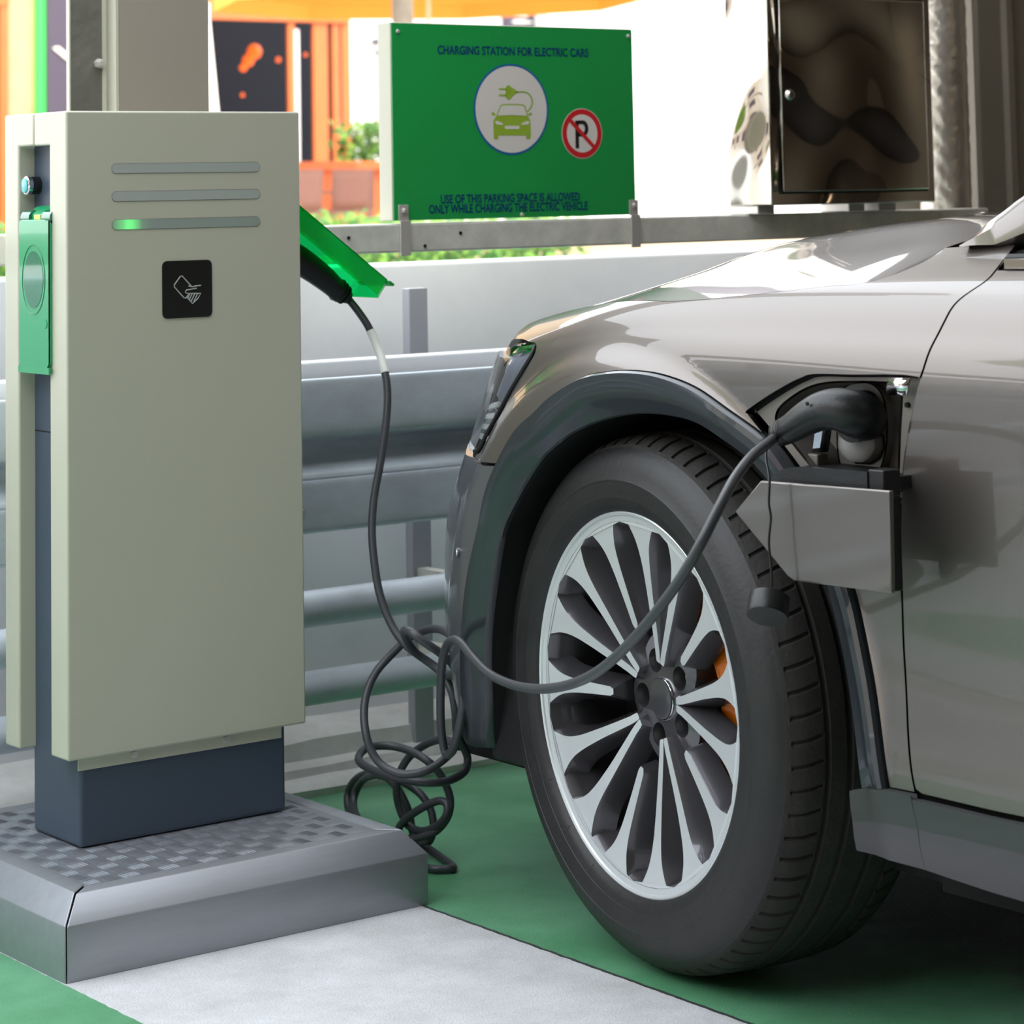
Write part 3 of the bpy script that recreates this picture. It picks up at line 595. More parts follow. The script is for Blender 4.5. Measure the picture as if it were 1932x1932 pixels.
D = {
    'L2': [(2.846, 0.85), (2.817, 1.44), (2.801, 2.05), (2.784, 2.66), (2.761, 3.25), (2.727, 3.84), (2.707, 4.28), (2.677, 4.64), (2.625, 5.08), (2.567, 5.33), (2.522, 5.53), (2.451, 5.75), (2.392, 5.82), (2.341, 5.84), (2.277, 5.79), (2.206, 5.62), (2.138, 5.34), (2.065, 5.03), (2.026, 4.77), (1.988, 4.47), (1.949, 4.09), (1.918, 3.69), (1.896, 3.1), (1.878, 2.51), (1.865, 1.93)],
    'Lm': [(2.824, 0.78), (2.786, 1.49), (2.772, 2.1), (2.757, 2.69), (2.735, 3.27), (2.705, 3.82), (2.677, 4.22), (2.637, 4.59), (2.591, 4.8), (2.547, 4.96), (2.492, 5.17), (2.435, 5.33), (2.352, 5.4), (2.29, 5.39), (2.236, 5.34), (2.181, 5.22), (2.129, 5.05), (2.065, 4.77), (2.009, 4.41), (1.969, 4.03), (1.939, 3.56), (1.921, 3.09), (1.901, 2.5), (1.889, 1.91)],
    'L3': [(2.799, 0.82), (2.768, 1.52), (2.756, 2.13), (2.742, 2.66), (2.719, 3.18), (2.691, 3.76), (2.662, 4.06), (2.589, 4.61), (2.532, 4.87), (2.479, 5.03), (2.415, 5.15), (2.34, 5.22), (2.268, 5.21), (2.21, 5.14), (2.156, 4.97), (2.104, 4.79), (2.064, 4.58), (2.026, 4.34), (1.994, 4.04), (1.967, 3.69), (1.946, 3.11), (1.921, 2.34), (1.911, 1.87)],
    'fender_top': [(2.656, 7.07), (2.697, 7.37), (2.749, 7.57), (2.752, 8.08), (2.729, 8.61), (2.651, 8.83), (2.558, 8.7), (2.322, 7.92), (2.154, 7.99), (2.067, 8.15), (1.994, 8.33), (1.942, 8.41), (1.894, 8.73), (1.862, 9.31), (1.857, 10)],
    'fender_pillar': [(1.857, 10), (1.823, 10), (1.799, 10), (1.739, 10), (1.731, 10)],
    'seam': [(1.729, 10), (1.714, 8.96), (1.714, 8.48), (1.737, 7.82), (1.748, 7.25), (1.759, 6.69), (1.769, 6.12), (1.783, 5.76), (1.795, 5.36), (1.808, 5.06), (1.817, 4.79), (1.824, 4.5), (1.83, 4.12), (1.833, 3.73), (1.837, 3.2), (1.833, 2.64), (1.826, 2.24), (1.817, 1.94)],
    'port': [(2.095, 5.25), (2.104, 5.32), (2.1, 5.36), (2.028, 5.69), (1.994, 5.83), (1.97, 5.9), (1.905, 5.93), (1.779, 5.97), (1.789, 5.62), (1.806, 5.18), (1.819, 4.79), (1.825, 4.57), (1.88, 4.51), (1.96, 4.51), (1.989, 4.56), (2.016, 4.7)],
    'headlight': [(2.872, 4.9), (2.896, 5.19), (2.89, 5.72), (2.888, 6.17), (2.802, 6.45), (2.785, 6.85), (2.766, 7.14), (2.712, 7.18), (2.641, 7.03), (2.631, 6.77), (2.631, 6.31), (2.654, 5.93), (2.692, 5.57), (2.725, 5.31), (2.764, 5.08), (2.794, 4.87), (2.824, 4.84)],
    'fender_front': [(2.677, 4.64), (2.705, 4.65), (2.758, 4.69), (2.811, 4.76), (2.815, 4.82), (2.785, 4.87), (2.753, 5.07), (2.715, 5.31), (2.686, 5.57), (2.649, 5.92), (2.625, 6.3), (2.628, 6.76), (2.636, 6.99)],
    'bumper_top': [(2.677, 4.64), (2.746, 4.67), (2.816, 4.73), (2.828, 4.81), (2.906, 4.91)],
    'doorbot': [(1.817, 1.94), (1.751, 1.94), (1.688, 1.94), (1.635, 1.95)],
    'sillbot': [(1.805, 0.86), (1.655, 0.71)],
    'sillcorner': [(1.865, 1.93), (1.817, 1.94), (1.806, 1.53), (1.805, 0.86), (1.868, 0.86), (1.912, 0.96), (1.909, 1.43), (1.911, 1.87)],
    'belt': [(1.713, 9.04), (1.672, 9.08)],
    'sensor': [(2.808, 3.49)],
    'pinner': [(2.056, 5.21), (2.06, 5.27), (2.049, 5.4), (2.007, 5.62), (1.965, 5.75), (1.905, 5.81), (1.832, 5.83), (1.822, 5.77), (1.822, 5.6), (1.83, 5.16), (1.837, 4.78), (1.843, 4.65), (1.958, 4.61), (1.996, 4.79), (2.035, 5.04)],
}
CABLE = [(2.537, 3.853, 0.95), (2.547, 3.835, 0.927), (2.557, 3.818, 0.9), (2.566, 3.803, 0.864), (2.565, 3.782, 0.828), (2.56, 3.765, 0.788), (2.548, 3.754, 0.735), (2.532, 3.748, 0.674), (2.514, 3.743, 0.613), (2.502, 3.733, 0.561), (2.496, 3.718, 0.51), (2.494, 3.7, 0.459), (2.499, 3.676, 0.413), (2.508, 3.648, 0.381), (2.526, 3.623, 0.359), (2.531, 3.584, 0.346), (2.522, 3.541, 0.342), (2.505, 3.502, 0.356), (2.483, 3.479, 0.374), (2.455, 3.472, 0.395), (2.428, 3.478, 0.415), (2.417, 3.498, 0.429), (2.431, 3.537, 0.425), (2.463, 3.579, 0.404), (2.493, 3.597, 0.376), (2.52, 3.591, 0.355), (2.531, 3.572, 0.338), (2.532, 3.549, 0.313), (2.538, 3.548, 0.279), (2.559, 3.574, 0.238), (2.587, 3.594, 0.209), (2.599, 3.6, 0.187), (2.583, 3.589, 0.17), (2.544, 3.581, 0.163), (2.509, 3.583, 0.165), (2.486, 3.6, 0.168), (2.467, 3.626, 0.173), (2.459, 3.669, 0.177), (2.463, 3.716, 0.181), (2.482, 3.752, 0.184), (2.508, 3.769, 0.191), (2.537, 3.772, 0.191), (2.559, 3.756, 0.189), (2.571, 3.723, 0.184), (2.58, 3.692, 0.173), (2.597, 3.681, 0.153), (2.615, 3.683, 0.124), (2.62, 3.681, 0.1), (2.611, 3.678, 0.077), (2.599, 3.69, 0.056), (2.587, 3.713, 0.043), (2.577, 3.747, 0.034), (2.581, 3.833, 0.025), (2.607, 3.939, 0.024), (2.63, 3.995, 0.038), (2.644, 4.008, 0.059), (2.643, 3.981, 0.084), (2.624, 3.918, 0.105), (2.611, 3.864, 0.113), (2.602, 3.821, 0.107), (2.608, 3.806, 0.088), (2.612, 3.793, 0.063), (2.611, 3.784, 0.038), (2.606, 3.765, 0.018), (2.611, 3.736, 0.014), (2.608, 3.695, 0.008), (2.593, 3.644, 0.008), (2.583, 3.625, 0.008), (2.568, 3.629, 0.008), (2.552, 3.652, 0.008), (2.563, 3.744, 0.008), (2.615, 3.917, 0.008), (2.651, 4.033, 0.01), (2.666, 4.07, 0.027), (2.674, 4.074, 0.05), (2.67, 4.037, 0.076), (2.657, 3.969, 0.096), (2.625, 3.866, 0.111), (2.613, 3.799, 0.111), (2.621, 3.769, 0.097), (2.629, 3.753, 0.074), (2.628, 3.744, 0.049), (2.619, 3.741, 0.027), (2.607, 3.751, 0.017), (2.6, 3.781, 0.018), (2.587, 3.789, 0.039), (2.576, 3.757, 0.062), (2.58, 3.726, 0.083), (2.59, 3.705, 0.096), (2.6, 3.684, 0.105), (2.604, 3.669, 0.1), (2.6, 3.667, 0.082), (2.596, 3.692, 0.061), (2.594, 3.732, 0.047), (2.588, 3.761, 0.052), (2.582, 3.776, 0.075), (2.576, 3.778, 0.102), (2.576, 3.775, 0.126), (2.582, 3.768, 0.15), (2.594, 3.757, 0.171), (2.601, 3.724, 0.192), (2.596, 3.675, 0.208), (2.581, 3.623, 0.214), (2.562, 3.588, 0.211), (2.529, 3.563, 0.206), (2.501, 3.56, 0.195), (2.48, 3.564, 0.189), (2.461, 3.579, 0.186), (2.448, 3.601, 0.189), (2.437, 3.621, 0.2), (2.43, 3.636, 0.219), (2.428, 3.648, 0.244), (2.435, 3.664, 0.275), (2.449, 3.675, 0.306), (2.472, 3.68, 0.336), (2.51, 3.686, 0.361), (2.536, 3.676, 0.384), (2.55, 3.652, 0.397), (2.55, 3.613, 0.405), (2.531, 3.552, 0.406), (2.496, 3.478, 0.401), (2.467, 3.427, 0.38), (2.458, 3.413, 0.338), (2.455, 3.42, 0.292), (2.461, 3.445, 0.254), (2.466, 3.469, 0.234), (2.466, 3.48, 0.242), (2.455, 3.472, 0.28), (2.441, 3.452, 0.334), (2.429, 3.43, 0.384), (2.416, 3.399, 0.419), (2.4, 3.358, 0.436), (2.381, 3.31, 0.439), (2.366, 3.259, 0.426), (2.342, 3.19, 0.416), (2.313, 3.111, 0.417), (2.274, 3.014, 0.427), (2.226, 2.897, 0.447), (2.186, 2.786, 0.474), (2.15, 2.684, 0.509), (2.131, 2.605, 0.551), (2.117, 2.535, 0.598), (2.115, 2.48, 0.648), (2.121, 2.446, 0.694), (2.151, 2.444, 0.735), (2.199, 2.467, 0.766), (2.27, 2.512, 0.786), (2.347, 2.566, 0.793), (2.397, 2.603, 0.797)]

VSC = .115
CAR = thing('car', 'taupe silver electric car with slate cladding, charging through its front wing', 'car', (3.4, 2.0, 0))
def inpoly(x, y, P):
    c = False; j = len(P) - 1
    for i in range(len(P)):
        if (P[i][1] > y) != (P[j][1] > y) and x < (P[j][0] - P[i][0]) * (y - P[i][1]) / (P[j][1] - P[i][1]) + P[i][0]: c = not c
        j = i
    return c
def area(P): return .5 * sum(P[i][0] * P[(i + 1) % len(P)][1] - P[(i + 1) % len(P)][0] * P[i][1] for i in range(len(P)))
def dens(P, res):
    o = []
    for i in range(len(P)):
        a, b = np.array(P[i]), np.array(P[(i + 1) % len(P)]); n = max(1, int(np.linalg.norm(b - a) / res))
        o += [tuple(a + (b - a) * k / n) for k in range(n)]
    return o
def inset(P, d):
    if area(P) < 0: P = P[::-1]
    o = []; n = len(P)
    for i in range(n):
        a, b, c = np.array(P[i - 1]), np.array(P[i]), np.array(P[(i + 1) % n]); e1 = b - a; e2 = c - b
        l1, l2 = np.linalg.norm(e1), np.linalg.norm(e2)
        if l1 < 1e-6 or l2 < 1e-6: continue
        n1 = np.array([-e1[1], e1[0]]) / l1; n2 = np.array([-e2[1], e2[0]]) / l2; m = n1 + n2; k = max(.4, (m @ n2)); o.append(tuple(b + m / k * d))
    return o
def patch(name, poly, m, parent=None, off=0., holes=(), res=.022, gap=.0018, lip=.012, mirror=False, fn=None, sc=VSC):
    parent = parent or CAR; fn = fn or S
    P = dens(inset([(u, v * sc) for u, v in poly], gap), res)
    H = [dens(inset([(u, v * sc) for u, v in h], -gap), res) for h in holes]
    pts = list(P); edges = [(i, (i + 1) % len(P)) for i in range(len(P))]
    loops = [list(range(len(P)))]
    for h in H:
        n0 = len(pts); pts += h; edges += [(n0 + i, n0 + (i + 1) % len(h)) for i in range(len(h))]; loops.append(list(range(n0, n0 + len(h))))
    B = np.array(pts); xs = B[:, 0]; ys = B[:, 1]; g = []
    for a in np.arange(xs.min() + res / 2, xs.max(), res):
        for b in np.arange(ys.min() + res / 2, ys.max(), res):
            if inpoly(a, b, P) and not any(inpoly(a, b, h) for h in H) and ((B - (a, b)) ** 2).sum(1).min() > (res * .45) ** 2: g.append((a, b))
    V2, E2, F2, *_r = geometry.delaunay_2d_cdt([Vector(p) for p in pts + g], edges, [], 0, 1e-6)
    V2 = [(v.x, v.y) for v in V2]
    F = []
    for f in F2:
        c = np.mean([V2[i] for i in f], axis=0)
        if inpoly(c[0], c[1], P) and not any(inpoly(c[0], c[1], h) for h in H): F.append(tuple(f))
    W3 = []; N3 = []; e = 2e-3
    for (u, q) in V2:
        v = q / sc; p = fn(u, v, off); a = fn(u + e, v, off) - fn(u - e, v, off); b = fn(u, v + .02, off) - fn(u, v - .02, off)
        nn = np.cross(a, b); nn /= np.linalg.norm(nn) + 1e-12
        if nn @ (np.array([3.4, 1.8, .5]) - p) > 0: nn = -nn
        W3.append(p); N3.append(nn)
    vs = [tuple(p) for p in W3]; ns = [tuple(n) for n in N3]; fs = []
    for f in F:
        a, b, c = (np.array(vs[i]) for i in f[:3]); k = np.cross(b - a, c - a) @ N3[f[0]]
        fs.append(f if k > 0 else f[::-1])
    if lip:
        key = {(round(x, 5), round(y, 5)): i for i, (x, y) in enumerate(V2)}
        for lp in loops:
            ids = [key.get((round(pts[i][0], 5), round(pts[i][1], 5))) for i in lp]
            if any(i is None for i in ids): continue
            n0 = len(vs); L = len(ids)
            for i in ids:
                vs.append(vs[i]); ns.append(ns[i])
            for i in ids:
                vs.append(tuple(np.array(vs[i]) - np.array(ns[i]) * lip)); ns.append(ns[i])
            for k in range(L):
                fs.append((n0 + k, n0 + (k + 1) % L, n0 + L + (k + 1) % L, n0 + L + k))
    if mirror:
        n0 = len(vs); vs += [(6.8 - x, y, z) for x, y, z in vs]; ns += [(-x, y, z) for x, y, z in ns]; fs += [tuple(i + n0 for i in f)[::-1] for f in fs]
    me = bpy.data.meshes.new(name); me.from_pydata(vs, [], fs); me.materials.append(M[m] if isinstance(m, str) else m)
    me.shade_smooth(); me.normals_split_custom_set_from_vertices(ns)
    o = bpy.data.objects.new(name, me); COL.objects.link(o); o.parent = parent; o.matrix_parent_inverse = wm(parent).inverted()
    return o
def pl(k, n=6): return smooth_line(D[k], n)
L2, LM, L3 = pl('L2'), pl('Lm'), pl('L3')
ftop = D['fender_top'][:3] + smooth_line(D['fender_top'][3:], 6)
seam = pl('seam'); ffront = pl('fender_front', 4)
arch_seg = L2[[i for i, p in enumerate(L2) if p[0] < 2.68][0]:]       # from the bumper corner over the wheel
fender = ftop + [(1.808, 10.), (1.73, 10.)] + seam[1:] + arch_seg[::-1] + ffront[1:]
port = smooth_line(D['port'] , 4)
patch('front_wing', fender, 'paint', holes=[port], res=.0105)
far = [p for p in fender]
mo = patch('front_wing', fender, 'paint', res=.05)
for v in mo.data.vertices: v.co.x = 6.8 - v.co.x
mo.data.normals_split_custom_set_from_vertices([(-1, 0, .0)] * 0 or [tuple((-v.normal.x, v.normal.y, v.normal.z)) for v in mo.data.vertices]); mo.name = 'front_wing'
mo.data.flip_normals()
# dark backing shell behind all panel gaps
back = [(.0, .9), (.0, 9.8), (1.72, 9.8), (1.9, 8.3), (2.32, 7.6), (2.62, 8.3), (2.72, 8.0), (3.2, 7.6), (3.95, 7.6), (3.95, 1.2), (2.85, 1.2), (2.82, 3.0), (2.76, 3.9), (2.66, 4.9), (2.45, 5.9), (2.28, 5.95), (2.15, 5.5), (2.02, 4.9), (1.95, 4.2), (1.90, 3.0), (1.86, 1.8), (1.87, .9)]
# front door with its belt trim
belt = [(1.70, 8.97), (.1, 9.0)]
door = [(.1, 8.97), (1.7095, 8.95)] + seam[3:] + pl('doorbot') + [(1.0, 1.95), (.1, 1.95)]
patch('front_door', door, 'paint')
patch('belt_trim', [(.1, 9.0), (1.7, 8.98), (1.722, 9.42), (.1, 9.45)], 'chrome', off=.004, gap=.0025)
patch('side_window_seal', [(.1, 9.47), (1.722, 9.45), (1.725, 9.62), (.1, 9.65)], 'black', off=.003)
# sill cladding
sill = [(.1, 1.90)] + [(u, v - .04) for u, v in pl('doorbot')][::-1] + [(1.807, 1.5), (1.807, .85)] + [(1.70, .76), (1.5, .70), (.1, .70)]
patch('sill_cladding', sill, 'sillpaint', off=.010)
# wheel-arch cladding
def resample(P, n):
    P = np.array(P); s = np.concatenate([[0], np.cumsum(np.linalg.norm(np.diff(P, axis=0), axis=1))]); t_ = np.linspace(0, s[-1], n)
    return np.stack([np.interp(t_, s, P[:, i]) for i in range(P.shape[1])], 1)
def line3(L, off): return np.array([S(u, v, off) for u, v in L])
n = 150
A2, AM, A3 = resample(line3(L2, 0), n), resample(line3(LM, 0), n), resample(line3(L3, 0), n)
nrm = np.array([-1, 0, 0]); cen = np.array([0, 2.985, .386])
def outw(A, d):
    o = []
    for p in A:
        k = min(max((p[1] - 3.25) / .3, 0), 1); nv = np.array([-1, .9 * k, 0]); nv /= np.linalg.norm(nv); o.append(p + nv * d)
    return np.array(o)
def radial(A, d):
    o = []
    for p in A:
        r = p - cen; r[0] = 0; r /= np.linalg.norm(r); o.append(p - r * d)
    return np.array(o)
rows = [outw(A2, -.010), outw(A2, .005), outw(radial(A2, .003), .010), outw(A2 * .6 + AM * .4, .008), outw(A2 * .3 + AM * .7, .003), outw(radial(AM, -.003), -.001), outw(AM, -.003), outw(AM * .5 + A3 * .5, -.008), outw(radial(A3, -.002), -.012), outw(A3, -.016), outw(A3, -.024)]
mb = MB(); k = len(rows); vs = [tuple(rows[j][i]) for i in range(n) for j in range(k)]
mb.add(vs, [(i * k + j, i * k + j + 1, (i + 1) * k + j + 1, (i + 1) * k + j) for i in range(n - 1) for j in range(k - 1)])
mb.build('wheel_arch_cladding', 'clad', CAR, sharp=24)
patch('sill_corner_cladding', [D['sillcorner'][i] for i in (0, 1, 2, 3, 4, 5, 6, 7)], 'sillpaint', off=.010, gap=.0008)
# wheel well
mb = MB(); lr = [outw(A3, -.022), outw(radial(A3, -.012), -.06), outw(radial(A3, -.02), -.20)]
e3 = lr[-1].copy(); e3[:, 0] = 3.0; lr.append(e3); k = len(lr)
mb.add([tuple(lr[j][i]) for i in range(n) for j in range(k)], [(i * k + j, i * k + j + 1, (i + 1) * k + j + 1, (i + 1) * k + j) for i in range(n - 1) for j in range(k - 1)])
mb.box(2.98, 3.0, 2.45, 3.44, .15, .88)
mb.build('wheel_well_liner', 'deep', CAR, sharp=80)
mb = MB(); gp = [(2.495, .30), (2.50, .235), (2.56, .222), (2.9, .215), (2.9, .50), (2.50, .50)]
mb.prism(gp, lambda x, z: (x, 3.30 + (x - 2.5) * .1, z), lambda x, z: (x, 3.40 + (x - 2.5) * .1, z)); mb.build('splash_guard', 'black', CAR, bevel=.008)
mb = MB().box(2.62, 4.18, -.6, 3.66, .19, .45).box(2.56, 2.62, -.6, 2.48, .20, .45); mb.build('underbody', 'deep', CAR)
# front bumper below the lamp
low = [p for p in L2 if p[0] > 2.69]
bump = [(u, v - .02) for u, v in D['bumper_top'][:4]] + [(2.906, 4.88), (3.05, 5.35), (3.2, 5.6), (3.3, 5.6), (3.3, 2.2), (3.15, 1.75), (3.0, 1.50), (2.90, 1.30), (2.87, .95)] + [p for p in low if p[1] > .84]
bu = patch('front_bumper', bump, 'bumper', gap=.001, off=.0)
q = np.array(S(2.808, 3.49)); mb = MB(); mb.tube([q + (.004, -.002, 0), q + (-.002, .0014, 0)], [.008, .0085], 20); sn = mb.build('parking_sensor', 'bumper', bu); mb = MB(); mb.tube([q + (-.002, .0014, 0), q + (-.003, .002, 0)], [.0062, .0055], 16); mb.build('sensor_face', 'silver', sn)
patch('lower_lip', [(2.88, .75), (2.88, .95), (2.91, 1.27), (3.0, 1.46), (3.15, 1.7), (3.3, 1.9), (3.95, 1.9), (3.95, .3), (2.95, .4)], 'black', off=-.003)
patch('lip_trim', [(2.90, 1.26), (2.90, 1.33), (3.0, 1.53), (3.15, 1.74), (3.95, 2.0), (3.95, 1.86), (3.15, 1.62), (3.0, 1.44)], 'chrome', off=.003, gap=0)
patch('grille', [(3.31, 2.1), (3.31, 5.6), (3.45, 6.6), (3.95, 6.8), (3.95, 1.9)], 'satin', off=.002)
# head lamp
hl = D['headlight']
hlp = smooth_line(hl[6:17], 4) + [(2.872, 4.90), (3.0, 5.2), (3.15, 5.55), (3.26, 6.1), (3.22, 6.8), (3.05, 7.15), (2.88, 7.3)]
HL = patch('headlamp_housing', hlp, 'lamp_shell', off=-.034, gap=.002, lip=0)
patch('reflector', [(2.70, 6.35), (2.70, 6.85), (2.80, 7.05), (2.95, 7.1), (3.15, 6.9), (3.18, 6.3), (3.05, 5.5), (2.88, 5.2), (2.80, 5.35)], 'lamp_shell', HL, off=-.026, gap=.003, lip=.01)
for i in range(4): patch('light_blade', [(2.815 - .012 * i, 5.02 + .16 * i), (2.812 - .012 * i, 5.10 + .16 * i), (2.90, 5.22 + .15 * i), (2.90, 5.14 + .15 * i)], 'white', HL, off=-.014, gap=0, lip=.006)
patch('projector_shroud', [(2.672, 6.15), (2.66, 6.55), (2.70, 6.62), (2.76, 6.2), (2.80, 5.72), (2.752, 5.50)], 'lamp_grey', HL, off=-.014, gap=0, lip=.01)
patch('upper_reflector', [(2.655, 6.65), (2.655, 6.95), (2.73, 7.02), (2.76, 6.7), (2.70, 6.5)], 'chrome', HL, off=-.012, gap=0, lip=.008)
patch('inner_shell', back, 'deep', off=-.014, holes=[[(2.10, 5.25), (2.0, 5.75), (1.9, 5.85), (1.79, 5.85), (1.84, 4.55), (2.0, 4.55)], hlp], res=.04, lip=0, mirror=False)
patch('lens', hlp, 'lens', HL, off=-.001, gap=.003, lip=.006)
edge_ = smooth_line([(2.631, 6.85), (2.633, 6.35), (2.656, 5.95), (2.694, 5.59), (2.728, 5.33), (2.768, 5.09), (2.80, 4.88), (2.83, 4.86)], 5)
mb = MB(); mb.tube([S(u + .004, v + .03, -.002) for u, v in edge_], .0035, 8); mb.build('lamp_gasket', 'black', HL)
# side marker edge
# bonnet
Q = np.array([S(u, v) for u, v in ftop[3:][::-1]])            # rear to tip
tip = Q[-1]
CZ_ = lambda y: float(np.interp(y, [2.3, 2.5, 2.75, 3.0, 3.3, 3.5, 3.65, 3.75, 3.82, 3.86], [1.118, 1.112, 1.100, 1.085, 1.055, 1.020, .985, .950, .915, .885]))
def cubic_z(y):
    return sum(CZ_(y + d) for d in (-.06, -.03, 0, .03, .06)) / 5
edge = [tuple(q + np.array([.0025, 0, 0])) for q in resample(Q, 70)]
ns_ = 26; grid = []
for i, q in enumerate(edge):
    tt = i / (len(edge) - 1); yc = 2.40 + (3.845 - 2.40) * (tt ** .92)
    row = []
    for s in np.linspace(0, 1, ns_) ** 1.15:
        x = q[0] + (3.4 - q[0]) * s; y = q[1] + (yc - q[1]) * (s ** (1.0 + .5 * tt)); zc = cubic_z(yc)
        g_ = 1 - (1 - s) ** 2.6; z = q[2] + (zc - q[2]) * g_
        z += .010 * math.exp(-((s - .42) / .10) ** 2) * math.sin(math.pi * min(1, tt * 1.1))
        row.append((x, y, z))
    grid.append(row)
def bonnet_grid(grid):
    mb = MB(); k = ns_ * 2 - 1; vs = []
    for row in grid: vs += row + [(6.8 - x, y, z) for x, y, z in row[:-1][::-1]]
    mb.add(vs, [(i * k + j, i * k + j + 1, (i + 1) * k + j + 1, (i + 1) * k + j) for i in range(len(grid) - 1) for j in range(k - 1)])
    # turned-down edges
    for side in (0, k - 1):
        v0 = [vs[i * k + side] for i in range(len(grid))]; sg = 1 if side == 0 else -1
        mb.add(v0 + [(x + sg * .004, y, z - .02) for x, y, z in v0], [(i, i + 1, len(v0) + i + 1, len(v0) + i) for i in range(len(v0) - 1)])
    r0 = vs[:k]; mb.add(r0 + [(x, y + .01, z - .02) for x, y, z in r0], [(i, i + 1, k + i + 1, k + i) for i in range(k - 1)])
    r1 = vs[-k:]; mb.add(r1 + [(x, y - .006, z - .035) for x, y, z in r1], [(i, i + 1, k + i + 1, k + i) for i in range(k - 1)])
    return mb
bonnet_grid(grid).build('bonnet', 'paint', CAR, sharp=50)
mb = MB(); r1 = grid[-1]; r1 = [r for r in r1] + [(6.8 - x, y, z) for x, y, z in r1[:-1][::-1]]
k = len(r1); mb.add([(x, y - .01, z - .015) for x, y, z in r1] + [(x, y - .035, z - .16) for x, y, z in r1], [(i, i + 1, k + i + 1, k + i) for i in range(k - 1)]); mb.build('nose_panel', 'paint', CAR)
# cowl, screen, pillars, roof
mb = MB(); mb.add([(2.585, 2.44, 1.035), (4.215, 2.44, 1.035), (4.215, 2.20, 1.04), (2.585, 2.20, 1.04)], [(0, 1, 2, 3)]); mb.box(2.60, 4.2, 1.4, 2.36, .5, 1.03); mb.build('cowl', 'deep', CAR)
def pillar(sg):
    f = lambda x: x if sg > 0 else 6.8 - x
    pts = [(2.575, 2.415, 1.050), (2.585, 2.345, 1.082), (2.60, 2.27, 1.125), (2.66, 2.05, 1.255), (2.76, 1.72, 1.42), (2.86, 1.35, 1.55), (2.90, 1.0, 1.60)]
    mb = MB(); k = 0; rows_ = []
    for i, p in enumerate(smooth_line(pts, 6)):
        x, y, z = p; w_ = (.018 + .016 * min(1, i / 8)) * min(1, .25 + i / 5)
        rows_.append([(f(x - .014), y - w_ * .5, z - w_ * .8), (f(x - .012), y, z - .002), (f(x + .004), y + w_ * .45, z + w_ * .35), (f(x + .035), y + w_ * .3, z + w_ * .30), (f(x + .045), y - .01, z - .01), (f(x + .02), y - w_, z - w_ * 1.2)])
    vs = [p for r in rows_ for p in r]; k = 6
    mb.add(vs, [(i * k + j, i * k + (j + 1) % k, (i + 1) * k + (j + 1) % k, (i + 1) * k + j) for i in range(len(rows_) - 1) for j in range(k)] + [tuple(range(6))])
    mb.build('windscreen_pillar', 'paint', CAR, sharp=40)
pillar(1); pillar(-1)
mb = MB(); rows_ = []
for tt in np.linspace(0, 1, 12):
    row = []
    for s in np.linspace(-1, 1, 17):
        b0 = np.array([3.4 + s * .79, 2.34 + .16 * (1 - s * s), 1.045 + .03 * (1 - s * s)]); b1 = np.array([3.4 + s * .51, 1.30 + .08 * (1 - s * s), 1.565 + .05 * (1 - s * s)])
        p = b0 * (1 - tt) + b1 * tt; p[2] += .05 * tt * (1 - tt) * 2; row.append(tuple(p))
    rows_ += row
mb.add(rows_, [(i * 17 + j, i * 17 + j + 1, (i + 1) * 17 + j + 1, (i + 1) * 17 + j) for i in range(11) for j in range(16)]); mb.build('windscreen', 'glass', CAR, sharp=80)
mb = MB(); mb.add([(3.4 + s * .52, y, 1.60 + .05 * (1 - s * s) - .02 * ((y - .6) ** 2)) for y in (1.35, 1.0, .6, .0, -.6) for s in (-1, -.5, 0, .5, 1)], [(i * 5 + j, i * 5 + j + 1, (i + 1) * 5 + j + 1, (i + 1) * 5 + j) for i in range(4) for j in range(4)]); mb.build('roof', 'paint', CAR, sharp=80)
mb = MB(); mb.add([(2.572, 2.27, 1.055), (2.575, -.6, 1.055), (2.86, -.6, 1.58), (2.86, 1.32, 1.55), (2.66, 2.02, 1.245)], [(0, 1, 2, 3, 4)]); mb.build('side_window', 'glass', CAR)
# corner panel between pillar and door glass
mb = MB(); mb.box(2.62, 2.63, -.6, 2.2, .45, 1.04); mb.build('door_inner_panel', 'deep', CAR)
# ---- charge port
PT = patch('charge_port', port, 'taupe_plastic', off=-.012, gap=.004, holes=[smooth_line(D['pinner'], 4)], lip=0)
bx = lambda y, z, x: (x, y, z)
pin = smooth_line(D['pinner'], 4)
e0 = np.array([S(u, v, -.012) for u, v in pin]); e1 = e0.copy(); cc = e0.mean(0); e1[:, 1:] = cc[1:] + (e0[:, 1:] - cc[1:]) * .93; e1[:, 0] = 2.515
mb = MB(); k = len(e0); mb.add([tuple(p) for p in e0] + [tuple(p) for p in e1], [(i, (i + 1) % k, k + (i + 1) % k, k + i) for i in range(k)]); mb.build('port_wall', 'port_shade', PT)
MB().box(2.512, 2.520, 2.36, 2.72, .68, .90).build('port_back_plate', 'taupe_plastic', PT)
# rounded inlet panel
pts = smooth_line([(2.592, .80), (2.590, .76), (2.575, .735), (2.55, .728), (2.525, .735), (2.503, .77), (2.496, .81), (2.503, .85), (2.53, .866), (2.57, .86), (2.588, .84), (2.592, .80)], 5)[:-1]
mb = MB(); mb.prism(pts, lambda y, z: (2.500, y, z), lambda y, z: (2.515, y, z)); ip = mb.build('inlet_panel', 'grey_plastic', PT, bevel=.002)
rim = [(2.4995, y, z) for y, z in pts]; mb = MB(); mb.tube(rim + rim[:1], .0011, 6); mb.build('panel_seam', 'deep', ip)
mb = MB(); mb.cyl((2.47, 2.535, .822), (2.505, 2.535, .822), .034, 32); mb.build('charging_inlet', 'black', ip)
hexp = [(2.577, .790), (2.572, .797), (2.512, .801), (2.503, .795), (2.502, .782), (2.512, .768), (2.528, .760), (2.553, .759), (2.570, .768), (2.578, .778)]
mb = MB(); c_ = np.mean(hexp, axis=0)
